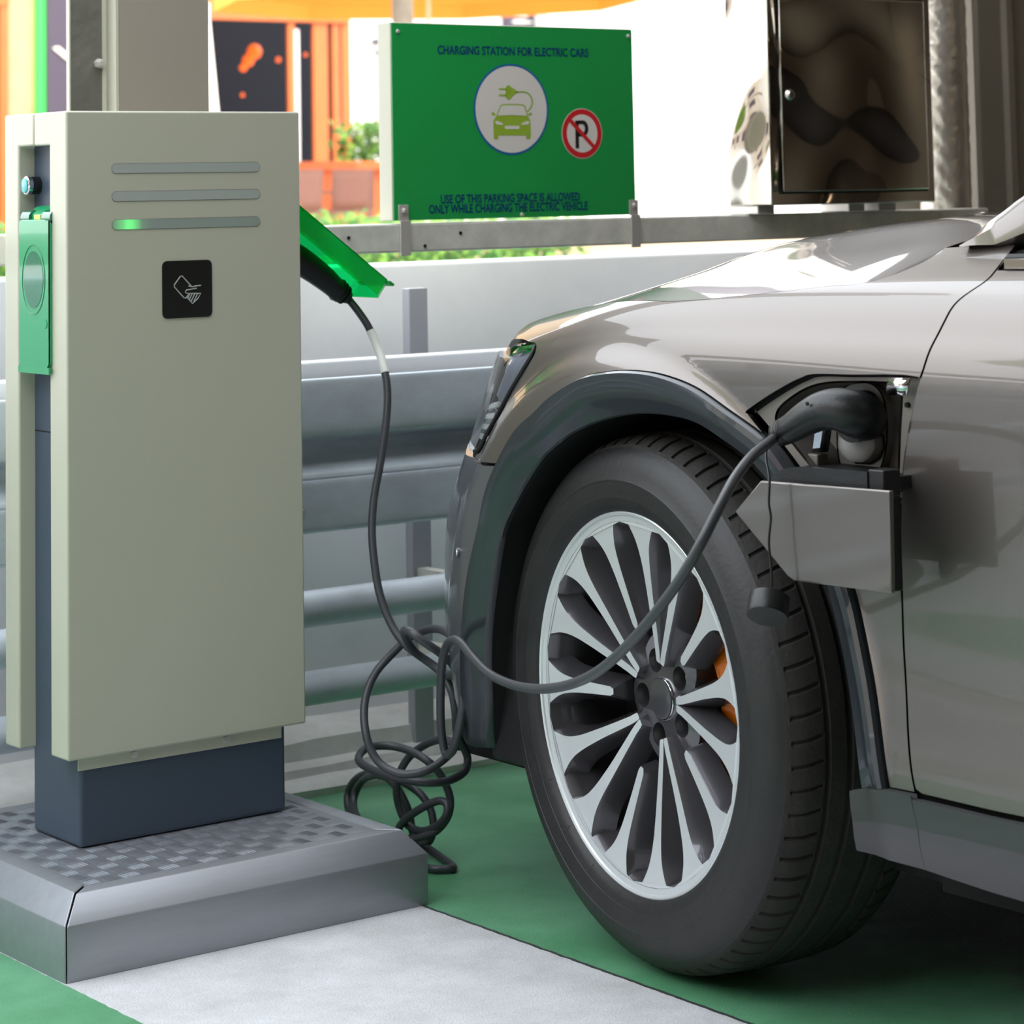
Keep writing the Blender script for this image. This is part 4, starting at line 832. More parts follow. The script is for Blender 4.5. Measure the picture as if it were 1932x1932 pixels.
mb.add([(2.498, y, z) for y, z in hexp] + [(2.484, c_[0] + (y - c_[0]) * .93, c_[1] + (z - c_[1]) * .93) for y, z in hexp] + [(2.480, c_[0] + (y - c_[0]) * .70, c_[1] + (z - c_[1]) * .6) for y, z in hexp], [(i, (i + 1) % 10, 10 + (i + 1) % 10, 10 + i) for i in range(10)] + [(10 + i, 10 + (i + 1) % 10, 20 + (i + 1) % 10, 20 + i) for i in range(10)] + [tuple(range(20, 30))])
o = mb.build('dc_socket_cap', 'grey_plastic', ip, sharp=60, bevel=.001)
mb = MB(); hx = [(2.497, c_[0] + (y - c_[0]) * 1.05, c_[1] + (z - c_[1]) * 1.07) for y, z in hexp]; mb.tube(hx + hx[:1], .0012, 6); mb.build('cap_seam', 'deep', o)
# silver-labelled hinge strap and its foot
mb = MB(); mb.add([(2.478, 2.597, .812), (2.478, 2.577, .812), (2.478, 2.587, .772), (2.478, 2.607, .770)], [(0, 1, 2, 3)]); o = mb.build('hinge_strap', 'black', PT); s_ = o.modifiers.new('s', 'SOLIDIFY'); s_.thickness = .012; s_.offset = -1
mb = MB(); mb.add([(2.4650, 2.596, .812), (2.4650, 2.581, .812), (2.4650, 2.590, .778), (2.4650, 2.604, .776)], [(0, 1, 2, 3)]); mb.build('strap_label', 'silver', o)
MB().box(2.462, 2.482, 2.592, 2.614, .752, .769).build('strap_foot', 'taupe_plastic', PT, bevel=.002)
mb = MB(); mb.add([(2.436, 2.424, .881), (2.436, 2.387, .882), (2.437, 2.394, .860), (2.437, 2.431, .859)], [(0, 1, 2, 3)]); o = mb.build('chrome_tab', 'chrome', PT); s_ = o.modifiers.new('s', 'SOLIDIFY'); s_.thickness = .004; s_.offset = -1
mb = MB(); mb.cyl((2.447, 2.408, .846), (2.452, 2.408, .846), .0035, 12); mb.build('fixing_screw', 'deep', PT)
mb = MB(); mb.cyl((2.452, 2.675, .800), (2.457, 2.675, .800), .0025, 12); mb.build('fixing_screw', 'deep', PT)
# flap, its inner tray, carrier arm and a black bar for shade
fl = [(2.637, .699), (2.584, .744), (2.346, .7495), (2.352, .622), (2.529, .619), (2.541, .624)]
mb = MB(); mb.prism(fl, lambda y, z: (2.350 + .10 * max(0, .68 - z) ** 1.2, y, z), lambda y, z: (2.358 + .10 * max(0, .68 - z) ** 1.2, y, z))
FLP = mb.build('charge_port_flap', 'paint', PT, bevel=.0022)
tr = smooth_line([(2.601, .735), (2.592, .745), (2.572, .7555), (2.545, .7625), (2.50, .765), (2.44, .766), (2.407, .7665)], 5)
mb = MB(); kk = len(tr)
mb.add([(2.372, y, z) for y, z in tr] + [(2.376, y, z) for y, z in tr] + [(2.372, y, .728) for y, z in tr] + [(2.376, y, .728) for y, z in tr], [(i, i + 1, kk + i + 1, kk + i) for i in range(kk - 1)] + [(i, i + 1, 2 * kk + i + 1, 2 * kk + i) for i in range(kk - 1)] + [(kk + i, kk + i + 1, 3 * kk + i + 1, 3 * kk + i) for i in range(kk - 1)])
mb.build('flap_inner_tray', 'satin', FLP, sharp=40)
mb = MB().box(2.374, 2.405, 2.380, 2.408, .736, .770).box(2.392, 2.412, 2.388, 2.404, .616, .738).box(2.405, 2.45, 2.40, 2.43, .74, .758).box(2.44, 2.51, 2.44, 2.60, .735, .755)  # the tall thin box stands in for shade between flap and body
mb.build('flap_arm_with_shade', 'black', PT, bevel=.002)
# ---- front wheel
sd, cdl = math.sin(.1294), math.cos(.1294)
WM = Matrix(((-sd, cdl, 0, 2.4546), (-cdl, -sd, 0, 2.9848), (0, 0, 1, .386), (0, 0, 0, 1)))
mb = MB()
mb.lathe([(.272, .004), (.2735, .0), (.2715, -.001), (.2685, .0003), (.2672, .0028)], 128); mb.mi = 0
mb.lathe([(.2672, .0028), (.2590, .0048)], 128)
mb.mi = 1
mb.lathe([(.2590, .0048), (.2578, .0062), (.252, .026), (.250, .035), (.243, .05), (.246, .10), (.246, .22), (.275, .245)], 96)
mb.lathe([(.0, .062), (.060, .060), (.078, .066), (.085, .078), (.085, .11)], 64) if False else None
WH = mb.build('wheel', ['machined', 'alloy'], sharp=30)
WH.matrix_world = WM; WH.parent = CAR; WH.matrix_parent_inverse = CAR_INV = Matrix.Translation((-3.4, -2.0, 0)); WH.matrix_basis = WM
def wpart(mb, name, m, **kw):
    o = mb.build(name, m, WH, world=False, **kw); return o
dep = lambda r: .0052 + .040 * max(0, 1 - r / .259) ** .9
def hw(r): return float(np.interp(r, [.05, .085, .11, .15, .190, .208, .220, .230, .239, .247, .2535, .2575, .259, .27], [.0052, .0062, .0068, .0080, .0100, .0120, .0142, .0172, .0215, .0262, .0305, .0345, .0550, .0572]))
def lat(r):
    if r > .2475: return r * math.sin(math.radians(12))
    return float(np.interp(r, [.05, .075, .10, .15, .2475], [.004, .0085, .0150, .0285, .2475 * math.sin(math.radians(12))]))
RS = [.056, .060, .066, .075, .085, .095, .105, .112, .118, .126, .14, .155, .17, .185, .195, .205, .213, .220, .226, .232, .239, .244, .249, .2535, .2575, .259, .2645]
def spoke(th, side):
    rs = RS if side else [r for r in RS if r >= .105]
    top = []; 
    for i, r in enumerate(rs):
        h = hw(r); c = side * lat(r) if side else 0.
        if side == 0 and i == 0: h *= .55
        if side and i == 0: h *= .8
        a, b = c - h, c + h
        # stop the arms of a pair at their common centre line, and neighbours at the half way ray
        if side > 0: a = max(a, 0.)
        if side < 0: b = min(b, 0.)
        ang = math.radians(12)
        if side == 0: lim = r * math.tan(ang)*1.0; a, b = max(a, -lim), min(b, lim)
        if side > 0: b = min(b, r * math.tan(2 * ang)); 
        if side < 0: a = max(a, -r * math.tan(2 * ang))
        top.append((r, a, b))
    mb = MB(); V = []
    for (r, a, b) in top:
        f = min(1, max(0, .259 - r) / .012); wd = .0095 * f + .0012; dd = .022 + .013 * f
        ea = 0 if (side > 0 and a == 0) else 1; eb = 0 if (side < 0 and b == 0) else 1
        bl_ = min(1, max(0, (r - .15) / .07)); rr = lambda l: bl_ * math.sqrt(max(r * r - l * l, 0)) + (1 - bl_) * r
        for l, y in ((a - wd * 1.2 * ea, dep(r) + dd), (a - wd * .55 * ea, dep(r) + .014), (a - .0009 * ea, dep(r) + .0016), (a, dep(r)), (b, dep(r)), (b + .0009 * eb, dep(r) + .0016), (b + wd * .55 * eb, dep(r) + .014), (b + wd * 1.2 * eb, dep(r) + dd)):
            x = rr(l); z = l
            V.append((x * math.cos(th) - z * math.sin(th), y, x * math.sin(th) + z * math.cos(th)))
    n_ = len(top)
    for i in range(n_ - 1):
        for j in range(7):
            mb.add([], []); 
    F0 = []; F1 = []
    for i in range(n_ - 1):
        for j in range(7): (F0 if j == 3 else F1).append((i * 8 + j, i * 8 + j + 1, (i + 1) * 8 + j + 1, (i + 1) * 8 + j))
    n0 = len(mb.v); mb.v += V
    for f in F0: mb.f.append([q_ + n0 for q_ in f]); mb.m.append(0)
    for f in F1: mb.f.append([q_ + n0 for q_ in f]); mb.m.append(1)
    mb.f.append([n0 + j for j in range(8)]); mb.m.append(1)
    wpart(mb, 'spoke', ['machined', 'alloy'], sharp=22)
for kx in range(5):
    spoke(math.radians(182 + 72 * kx), 0); spoke(math.radians(146 + 72 * kx), 1); spoke(math.radians(146 + 72 * kx), -1)
# hub with bolt wells
LB = [math.radians(183 + 72 * kx) for kx in range(5)]
def hubmesh():
    def circ(cx, cz, r, n): return [(cx + r * math.cos(a), cz + r * math.sin(a)) for a in np.linspace(0, 2 * math.pi, n, endpoint=False)]
    outer = []
    for a in np.linspace(0, 2 * math.pi, 100, endpoint=False):
        k_ = max(math.cos(5 * (a - LB[0])), -.6); r = .084 + .010 * k_; outer.append((r * math.cos(a), r * math.sin(a)))
    hs = [circ(.056 * math.cos(a), .056 * math.sin(a), .0175, 24) for a in LB]
    pts = list(outer); ed = [(i, (i + 1) % 100) for i in range(100)]
    for h in hs:
        n0 = len(pts); pts += h; ed += [(n0 + i, n0 + (i + 1) % 24) for i in range(24)]
    V2, E2, F2, *_ = geometry.delaunay_2d_cdt([Vector(p) for p in pts], ed, [], 0, 1e-6)
    mb = MB(); vs = []
    for v in V2:
        r = math.hypot(v.x, v.y); vs.append((v.x, .052 + (max(0, r - .072)) * .35, v.y))
    fs = []
    for f in F2:
        c = np.mean([(V2[i].x, V2[i].y) for i in f], axis=0)
        if inpoly(c[0], c[1], outer) and not any(inpoly(c[0], c[1], h) for h in hs): fs.append(tuple(f))
    mb.add(vs, fs)
    mb.add([(x, .052 + (max(0, math.hypot(x, z) - .072)) * .35, z) for x, z in outer] + [(x * 1.05, .10, z * 1.05) for x, z in outer], [(i, (i + 1) % 100, 100 + (i + 1) % 100, 100 + i) for i in range(100)])
    for h in hs:
        mb.add([(x, .0525, z) for x, z in h] + [(x, .088, z) for x, z in h], [(i, (i + 1) % 24, 24 + (i + 1) % 24, 24 + i) for i in range(24)] + [tuple(range(24, 48))])
    return mb
wpart(hubmesh(), 'hub', 'alloy', sharp=30)
for a in LB:
    mb = MB(); x, z = .056 * math.cos(a), .056 * math.sin(a); mb.tube([(x, .088, z), (x, .070, z), (x, .066, z)], [.0098, .0098, .006], 6); mb.tube([(x, .088, z), (x, .080, z)], .0125, 18); wpart(mb, 'wheel_bolt', 'zinc')
mb = MB(); mb.lathe([(0, .0455), (.0262, .0455), (.0285, .0460), (.0290, .048), (.0290, .056)], 48); mb.mi = 1; mb.lathe([(.0290, .049), (.0300, .0475), (.0312, .049), (.0312, .056)], 48); wpart(mb, 'centre_cap', ['alloy', 'chrome'], sharp=50)
# tyre
def tyre():
    mb = MB(); mb.mi = 0
    sw = [(.2715, .003), (.276, -.004), (.284, -.0085), (.2935, -.011), (.2942, -.0118), (.2955, -.0118), (.300, -.0125), (.310, -.0140), (.318, -.0145), (.3188, -.0153), (.3205, -.0153), (.322, -.0142), (.334, -.0115), (.346, -.006), (.355, .000), (.3605, .005), (.3625, .0072), (.3660, .0105)]
    mb.lathe(sw, 160)
    NP = 72; C = 8; NA = NP * C; mb.mi = 1
    rows_ = [(.3660, .0105, 0), (.3700, .0150, 0), (.3705, .0160, 1), (.3745, .022, 1), (.3785, .030, 1), (.3815, .040, 1), (.3832, .052, 1), (.3838, .060, .7), (.3838, .0605, 0), (.3770, .0625, 0), (.3770, .069, 0), (.3845, .071, 0), (.3852, .085, 0), (.3857, .096, 0), (.3790, .098, 0), (.3790, .106, 0), (.3858, .108, 0), (.3860, .128, 0), (.3858, .148, 0), (.3790, .150, 0), (.3790, .158, 0), (.3857, .160, 0), (.3852, .171, 0), (.3845, .185, 0), (.3770, .187, 0), (.3770, .1935, 0), (.3838, .196, .7), (.3832, .204, 1), (.3815, .216, 1), (.3785, .226, 1), (.3745, .234, 1), (.3705, .240, 1), (.3700, .241, 0), (.3660, .2455, 0)]
    K = len(rows_); vs = []
    for i in range(NA):
        ph = i % C
        for (r, w_, s) in rows_:
            d = .0045 if (s and ph in (0, 1)) else 0
            wid = (0 if ph == 0 else .45 / C * 2) if ph in (0, 1) else ph / C
            g_ = (i // C + (0, .10, .16, .3, .45, .6, .75, .9)[ph]) if True else 0
            if ph == 1: g_ = i // C + .10
            if ph == 2: g_ = i // C + .13
            if ph == 0: g_ = i // C + .0
            d = .0045 * s if ph in (0, 1) else 0
            wm_ = abs(w_ - .128) / .128
            a = 2 * math.pi * g_ / NP + .10 * (1 - wm_) ** 1.6 * (1 if w_ < .128 else -1)
            # the sipe walls: columns 7 and 2 stay on the surface
            rad = r - d
            vs.append((rad * math.cos(a), w_, rad * math.sin(a)))
    mb.add(vs, [(i * K + j, i * K + j + 1, ((i + 1) % NA) * K + j + 1, ((i + 1) % NA) * K + j) for i in range(NA) for j in range(K - 1)])
    mb.mi = 0
    mb.lathe([(.3660, .2455), (.355, .256), (.32, .268), (.285, .262), (.274, .25)], 96)
    # small radial mould marks on the sidewall
    for a in np.linspace(0, 2 * math.pi, 22, endpoint=False):
        for dr in (0,): 
            p = lambda r, da, y: (r * math.cos(a + da), y, r * math.sin(a + da)); mb.add([p(.2765, 0, -.0052), p(.2765, .0035, -.0052), p(.289, .0035, -.0108), p(.289, 0, -.0108)], [(0, 1, 2, 3)])
    return mb
ty = tyre()
ty.v = [(x, y, max(z, -.3862)) for x, y, z in ty.v]
wpart(ty, 'tyre', ['rubber', 'tread'], sharp=28)
# brakes stay with the car
mb = MB(); mb.lathe([(.09, .098), (.10, .125), (.178, .125), (.178, .15), (.10, .15)], 72); bd = mb.build('brake_disc', 'black', CAR, world=False)
bd.matrix_parent_inverse = CAR_INV; bd.matrix_basis = WM
mb = MB(); mb.lathe([(.116, .080), (.122, .070), (.200, .070), (.212, .078), (.214, .15), (.204, .16), (.116, .16)], 30, closed=True, a0=math.radians(-40), a1=math.radians(62))
mb.lathe([(.134, .071), (.136, .065), (.180, .065), (.182, .071)], 12, a0=math.radians(2), a1=math.radians(26))
cp = mb.build('brake_caliper', 'caliper', CAR, world=False, bevel=.004); cp.matrix_parent_inverse = CAR_INV; cp.matrix_basis = WM
mb = MB(); mb.lathe([(.0, .15), (.235, .15), (.235, .155), (.0, .155)], 48); bk = mb.build('brake_backplate', 'deep', CAR, world=False); bk.matrix_parent_inverse = CAR_INV; bk.matrix_basis = WM

# ---------------------------------------------------------------- charging cable
KB = thing('charging_cable', 'tangled black charging cable plugged into charger and car', 'cable', (2.6, 3.7, 0))
cp_ = smooth_line(CABLE, 5)
ct = cp_[:-2]
mb = MB(); mb.tube([(2.488, 3.90, .975)][:0] + cp_, .0068, 14); mb.build('cable_sheath', 'rubber_cable', KB, sharp=80)
i0 = 11; i1 = 16
mb = MB(); mb.tube(cp_[i0:i1 + 6], .0078, 14); lb = mb.build('cable_label', 'white', KB, sharp=80)
P = [(2.350, 3.85, 1.040), (2.40, 3.85, 1.035), (2.430, 3.85, 1.022), (2.462, 3.85, 1.003), (2.490, 3.85, .984), (2.510, 3.85, .968), (2.524, 3.85, .959), (2.537, 3.85, .950)]
mb = MB(); mb.tube(smooth_line(P, 4), np.interp(np.arange(29), [0, 4, 8, 12, 16, 19, 22, 24, 28], [.028, .029, .028, .026, .024, .022, .0215, .018, .013]).tolist(), 20, flat=.85); pg = mb.build('charger_plug', 'satin', KB, sharp=60)
for q in (.2, .45, .7):
    a = Vector(P[5]).lerp(Vector(P[7]), q); d = (Vector(P[7]) - Vector(P[5])).normalized(); mb = MB(); mb.tube([a - d * .0012, a + d * .0012], .0222 - .006 * q, 18); mb.build('boot_ring', 'black', pg)
P = [(2.397, 2.604, .797), (2.40, 2.599, .802), (2.40, 2.585, .8065), (2.40, 2.57, .812), (2.403, 2.542, .8265), (2.408, 2.515, .838), (2.414, 2.490, .842), (2.424, 2.470, .838), (2.440, 2.470, .830), (2.462, 2.492, .824), (2.49, 2.520, .822)]
P = [(2.397, 2.606, .796), (2.398, 2.599, .800), (2.40, 2.585, .806), (2.40, 2.570, .812), (2.402, 2.544, .8255), (2.405, 2.520, .835), (2.410, 2.497, .838), (2.424, 2.482, .833), (2.446, 2.488, .827), (2.470, 2.510, .823), (2.485, 2.530, .822)]
Rr = [.0105, .0165, .018, .020, .023, .0255, .028, .031, .031, .031, .031]
PS = smooth_line(P, 5); RR = np.interp(np.linspace(0, len(P) - 1, len(PS)), range(len(P)), Rr).tolist()
mb = MB(); mb.tube(PS, RR, 26); pg = mb.build('car_plug', 'satin', KB, sharp=70)
for i in range(3):
    a = PS[7 + i * 2]; b = PS[8 + i * 2]; a, b = Vector(a), Vector(b); d = (b - a).normalized(); mb = MB(); mb.tube([a - d * .0011, a + d * .0011], RR[7 + i * 2] + .0006, 20); mb.build('boot_ring', 'black', pg)
mb = MB(); mb.tube([PS[1], PS[3]], .0115, 16); mb.build('boot_collar', 'black', pg)
mb = MB(); mb.tube([(2.377, 2.520, .846), (2.379, 2.520, .846)], .0025, 10); mb.build('screw_hole', 'deep', pg)
# tethered dust cap
st = smooth_line([(2.39, 2.598, .800), (2.375, 2.594, .790), (2.35, 2.572, .775), (2.334, 2.549, .750), (2.330, 2.547, .72), (2.331, 2.545, .70), (2.329, 2.548, .67), (2.330, 2.546, .64), (2.330, 2.545, .612), (2.330, 2.543, .606)], 5)
mb = MB(); mb.tube(st, .0017, 8); mb.build('tether', 'black', KB)
mb = MB(); c0 = Vector((2.330, 2.553, .586)); ax = Vector((-.45, -.30, -.72)).normalized(); mb.tube([c0 - ax * .014, c0 - ax * .0135, c0 + ax * .012, c0 + ax * .0145], [.024, .0265, .0275, .0265], 32); dc = mb.build('dust_cap', 'satin', KB, sharp=40)
mb = MB(); mb.tube([(2.330, 2.543, .612), (2.330, 2.546, .606), (2.331, 2.551, .604)], .004, 10); mb.build('cap_loop', 'black', dc)

# ---------------------------------------------------------------- outside
structure(MB().box(-40, 90, 4.62, 70, -.2, .02).build('terrace_ground', 'pave'))
FY = 30.0
fx = lambda h: 14.3 + .008425 * h         # facade grid, 8.4 mm per unit to the right
fz = lambda g: 3.94 - .00783 * g          # and 7.8 mm per unit down
B = thing('cafe_building', 'sunlit cafe front with orange timber window frames and stone piers', 'building', (16, FY, 0))
MB().box(4.0, fx(-60), FY, FY + .4, 0, 12).build('stone_wall', 'stone', B)
MB().box(fx(38), fx(102), FY - .05, FY + .4, 0, 12).build('stone_pier', 'stone', B)
MB().box(fx(86), fx(100), FY - .12, FY - .05, 0, fz(10)).build('green_frame', 'bright_green', B)
MB().box(fx(100), fx(190), FY - .16, FY - .11, 0, fz(24)).build('menu_board', 'violet', B)
MB().box(fx(100), fx(190), FY - .17, FY - .11, fz(24), fz(-30)).build('board_header', 'bright_green', B)
mb = MB(); mb.add([(fx(108), FY - .18, fz(112)), (fx(118), FY - .18, fz(110)), (fx(190), FY - .18, fz(165)), (fx(190), FY - .18, fz(178))], [(0, 1, 2, 3)]); mb.build('painted_stroke', 'canvas', B)
MB().box(fx(-60), fx(-20), FY - .1, FY + .3, 0, 12).build('timber_post', 'orange_wood', B)
MB().box(fx(-20), fx(26), FY + .2, FY + .3, 0, fz(45)).build('window_glass', 'dark_room', B)
MB().box(fx(-60), fx(40), FY - .12, FY + .3, fz(45), 12).build('timber_lintel', 'orange_wood', B)
MB().box(fx(26), fx(40), FY - .1, FY + .3, 0, fz(45)).build('timber_post', 'orange_wood', B)
MB().box(fx(102), fx(652), FY - .1, FY + .02, fz(57), 12).build('timber_lintel', 'orange_wood', B)
MB().box(fx(545), fx(636), FY - .13, FY - .11, fz(33), fz(8)).build('window_glass', 'plaster', B)
MB().box(fx(418), fx(516), FY - .16, FY - .1, fz(34), fz(22)).build('strip_light', emis('strip_light', (255, 240, 225), 2), B)
MB().box(fx(190), fx(640) + 4, FY + 5, FY + 5.1, 0, 4.2).build('cafe_interior', 'dark_room', B)
MB().box(fx(190), fx(656), FY + .4, FY + 5.1, 4.1, 4.2).build('cafe_ceiling', 'dark_room', B)
MB().box(fx(190) - .05, fx(190), FY + .06, FY + 5.1, 0, 4.2).build('cafe_side_wall', 'dark_room', B)
for a, b in ((537, 549), (585, 612), (622, 634), (640, 656)): MB().box(fx(a), fx(b), FY - .04, FY + .01, 0, fz(57)).build('timber_post', 'orange_wood', B)
MB().box(fx(549), fx(560), FY, FY + .1, 0, fz(70)).build('glass_edge', 'plaster', B)
MB().box(fx(190), fx(200), FY - .04, FY + .01, 0, fz(57)).build('timber_post', 'orange_wood', B)
for a, g, r in ((462, 120, .09), (474, 104, .11), (452, 133, .06), (450, 182, .03), (574, 108, .03), (520, 118, .04)):
    mb = MB(); q = [(fx(a) + .75, FY + 1.2, fz(g) + .03 + d * r) for d in (-1, -.7, 0, .7, 1)]; mb.tube(q, [.1 * r, .7 * r, r, .7 * r, .1 * r], 12); mb.build('pendant_lamp', 'lamp', B)
WB = thing('white_building', 'overexposed white rendered building behind the sign', 'building', (28, FY, 0))
MB().box(fx(658), fx(1010), FY - .02, FY + .4, 0, 14).build('rendered_wall', 'plaster', WB)
MB().box(fx(1034), 90, FY - .4, FY + .4, 0, 14).build('rendered_wall', 'plaster', WB)
MB().box(fx(970), fx(1034), FY - .1, FY + .3, 0, 14).build('glazed_strip', 'violet', WB)
mb = MB()
for i in range(5): mb.box(fx(985), fx(1026 - 9 * (i % 2)), FY - .12, FY - .1, fz(4 + i * 11), fz(i * 11))
mb.build('notice_lines', 'white', WB)
MB().box(fx(1034), 90, FY - .44, FY - .4, fz(384), fz(360)).build('plinth_band', 'steel_dull', WB)
mb = MB().box(fx(700), fx(716), FY - .3, FY, fz(92), fz(84)).box(fx(708), fx(716), FY - .3, FY, fz(112), fz(104)); mb.build('wall_lamp', 'violet', WB)
tag(MB().tube([(15.22, 22, .02), (15.25, 22, 1.5), (15.2, 22.02, 4.0), (15.3, 22, 9)], [.14, .12, .11, .09], 16).build('tree_trunk', 'bark'), 'grey brown tree trunk rising behind the left top of the green sign', 'tree')
# cafe parasols
def parasol(name, x, y, z, r, m, label, closed=False):
    t = thing(name, label, 'parasol', (x, y, .02))
    mb = MB(); mb.cyl((x, y, .02), (x, y, z + .1), .025, 10); mb.build('pole', 'steel_dull', t)
    mb = MB()
    if closed: mb.tube([(x, y, 1.2), (x, y, 1.5), (x, y, 2.0), (x, y, z)], [.12, .13, .085, .02], 14)
    else:
        n = 8; vs = [(x, y, z)] + [(x + r * math.cos(2 * math.pi * i / n), y + r * math.sin(2 * math.pi * i / n), z - .42) for i in range(n)] + [(x + r * math.cos(2 * math.pi * i / n), y + r * math.sin(2 * math.pi * i / n), z - .6) for i in range(n)]
        mb.add(vs, [(0, 1 + i, 1 + (i + 1) % n) for i in range(n)] + [(1 + i, 1 + (i + 1) % n, 1 + n + (i + 1) % n, 1 + n + i) for i in range(n)])
    mb.build('canopy', m, t)
parasol('parasol', 16.95, 24.0, 3.85, 2.5, 'orange_canvas', 'open orange parasol over the cafe terrace')
parasol('parasol', 11.72, 20.0, 2.75, .2, 'canvas', 'closed white parasol standing beside the box column', True)
# cafe chairs and table
def chair_parts(t):
    mb = MB(); mb.box(-.23, .23, -.22, .22, .40, .45); mb.build('seat', 'wicker', t, world=False, bevel=.01)
    mb = MB(); vs = []
    for i, zz in enumerate(np.linspace(.45, .90, 5)):
        for xx in np.linspace(-.24, .24, 5): vs.append((xx, -.22 - .08 * (zz - .45) - .03 * (1 - (xx / .24) ** 2), zz))
    mb.add(vs, [(i * 5 + j, i * 5 + j + 1, (i + 1) * 5 + j + 1, (i + 1) * 5 + j) for i in range(4) for j in range(4)]); o = mb.build('backrest', 'wicker', t, world=False); s_ = o.modifiers.new('s', 'SOLIDIFY'); s_.thickness = .03
    for sx in (-.21, .21):
        mb = MB(); mb.box(sx - .025, sx + .025, -.2, .2, .62, .66); mb.build('armrest', 'wicker', t, world=False)
        for sy_ in (-.2, .2): mb = MB(); mb.cyl((sx, sy_, 0), (sx, sy_, .62 if sy_ > 0 else .45), .018, 8); mb.build('leg', 'wicker', t, world=False)
GZ = .52
structure(MB().box(9, 30, 19, FY - .15, .02, GZ).build('terrace_deck', 'stone'))
ch = thing('cafe_chair', 'pale wicker cafe chair seen just right of the charger top', 'chair', (15.55, 24.7, GZ), .15, 'wicker cafe chairs'); chair_parts(ch)
for (x, y, rz, lb) in ((16.42, 25.0, -.15, 'pale wicker cafe chair right beside the left side of the sign'), (14.9, 25.9, .4, 'wicker cafe chair mostly hidden behind the charger top corner'), (17.15, 25.9, -.5, 'wicker cafe chair mostly hidden behind the left edge of the sign')):
    c = copy_tree(ch); c.location = (x, y, GZ); c.rotation_euler = (0, 0, rz); c['label'] = lb
t = thing('cafe_table', 'high orange timber bar table behind the wicker chairs', 'table', (16.5, 27.0, GZ))
mb = MB(); mb.box(15.2, 18.4, 26.7, 27.3, GZ + .92, GZ + 1.02); mb.build('tabletop', 'orange_wood', t)
MB().box(15.3, 18.3, 26.85, 26.9, GZ + .1, GZ + .92).build('front_panel', 'orange_wood', t)
for x in (15.25, 18.35):
    for y in (26.75, 27.25): MB().box(x - .03, x + .03, y - .03, y + .03, GZ, GZ + .92).build('leg', 'orange_wood', t)
# hedges: countless leaves
def leaves(name, x0, x1, y0, y1, z0, z1, n, m, s=.05):
    mb = MB()
    for i in range(n):
        x, y = random.uniform(x0, x1), random.uniform(y0, y1); top = z1 - .12 * abs(math.sin(x * 7 + y * 3)); z = random.uniform(z0, top)
        a, b = random.uniform(0, 6.28), random.uniform(-.9, .9); d = Vector((math.cos(a) * math.cos(b), math.sin(a) * math.cos(b), math.sin(b))); e = d.orthogonal().normalized() * .45
        c = Vector((x, y, z)); L = s * random.uniform(.6, 1.2); mb.add([c, c + (d * .5 + e) * L, c + d * L, c + (d * .5 - e) * L], [(0, 1, 2, 3)], mi=i % 2)
    return mb.build(name, m, sharp=180)
h = leaves('hedge', 6.4, 11.3, 14.0, 14.9, .66, 1.04, 8000, ['leaf', 'leaf2'], .06); tag(h, 'bright green leafy hedge seen below and above the beam', 'hedge', kind='stuff')
tag(MB().box(6.3, 11.4, 13.9, 15.0, .02, .58).build('hedge_planter', 'steel_dull', bevel=.01), 'grey planter box holding the hedge', 'planter')
h = leaves('shrub', 18.3, 19.1, 27.6, 28.2, GZ, 2.15, 1300, ['leaf', 'leaf2'], .12); tag(h, 'yellow green shrub against the white wall left of the sign', 'shrub', kind='stuff')
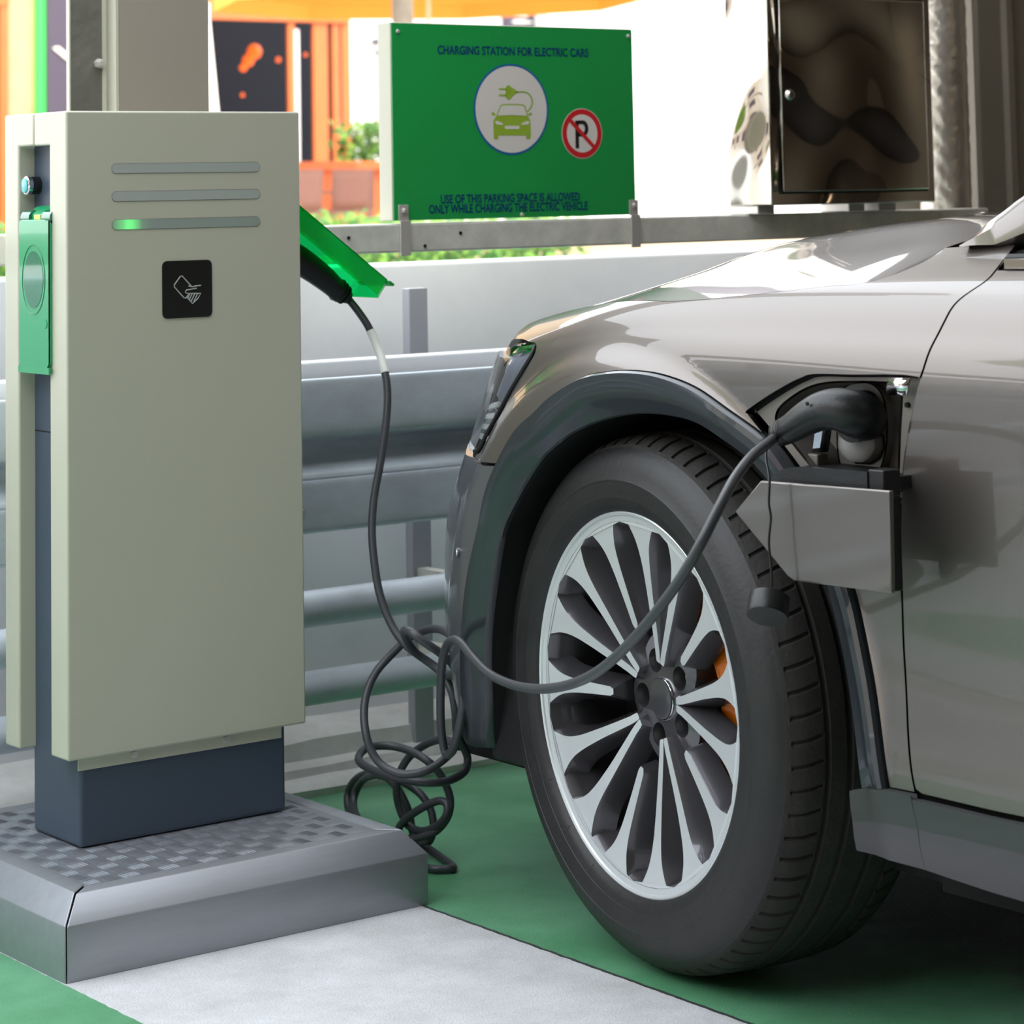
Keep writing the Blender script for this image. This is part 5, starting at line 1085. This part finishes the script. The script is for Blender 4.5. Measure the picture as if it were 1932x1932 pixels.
# places seen only in reflections: opposite street to the left of the garage
O = thing('street_building', 'pale apartment building with window rows across the street to the left', 'building', (-12, 0, 0))
MB().box(-14, -13, -14, 16, 0, 8.5).build('facade', 'street_render', O)
for i in range(10):
    for z in (1.0, 4.0, 6.4): MB().box(-13.02, -12.95, -12 + i * 2.8, -10.7 + i * 2.8, z, z + 1.7).build('window', 'violet', O)
mb = MB()
for i in range(26): mb.box(-12.9, -12.3, -13.8 + i * 1.12, -13.35 + i * 1.12, 3.2, 3.32)
mb.build('balcony_slats', 'white', O)
t = thing('red_tree', 'dark red leafed tree across the street to the left', 'tree', (-8, 5.5, 0))
mb = MB(); mb.tube([(-8, 5.5, 0), (-8.1, 5.5, 1.2), (-8, 5.4, 2.4)], [.14, .11, .08], 10); mb.build('trunk', 'bark', t)
mb = MB()
for i in range(2600):
    v = Vector((random.gauss(0, 1), random.gauss(0, 1), random.gauss(0, 1))).normalized() * (random.random() ** .4); c = Vector((-8 + v.x * 1.5, 5.4 + v.y * 1.5, 2.9 + v.z * 1.2))
    d = Vector((random.gauss(0, 1), random.gauss(0, 1), random.gauss(0, 1))).normalized(); e = d.orthogonal().normalized() * .5; L = .2
    mb.add([c, c + (d * .5 + e) * L, c + d * L, c + (d * .5 - e) * L], [(0, 1, 2, 3)])
o = mb.build('foliage', 'red_leaf', t, sharp=180)
for nm, x0, y0, z0, mt, lb in (('added_green_tree', -7.2, 1.2, 2.6, 'leaf2', 'unseen green tree added for reflections, left of the garage, nearest the camera side'), ('added_green_tree', -6.4, 9.2, 3.4, 'leaf', 'taller unseen green tree added for reflections, left beyond the parapet')):  # unseen trees, added to break up the sky mirrored in the car paint
    t = thing(nm, lb, 'tree', (x0, y0, 0))
    mb = MB(); mb.tube([(x0, y0, 0), (x0 - .1, y0, 1.2), (x0, y0, z0)], [.14, .11, .07], 10); mb.build('trunk', 'bark', t)
    mb = MB()
    for i in range(1800):
        v = Vector((random.gauss(0, 1), random.gauss(0, 1), random.gauss(0, 1))).normalized() * (random.random() ** .4); c = Vector((x0 + v.x * 1.3, y0 + v.y * 1.3, z0 + .8 + v.z * 1.3))
        d = Vector((random.gauss(0, 1), random.gauss(0, 1), random.gauss(0, 1))).normalized(); e = d.orthogonal().normalized() * .5; L = .2
        mb.add([c, c + (d * .5 + e) * L, c + d * L, c + (d * .5 - e) * L], [(0, 1, 2, 3)])
    mb.build('foliage', mt, t, sharp=180)
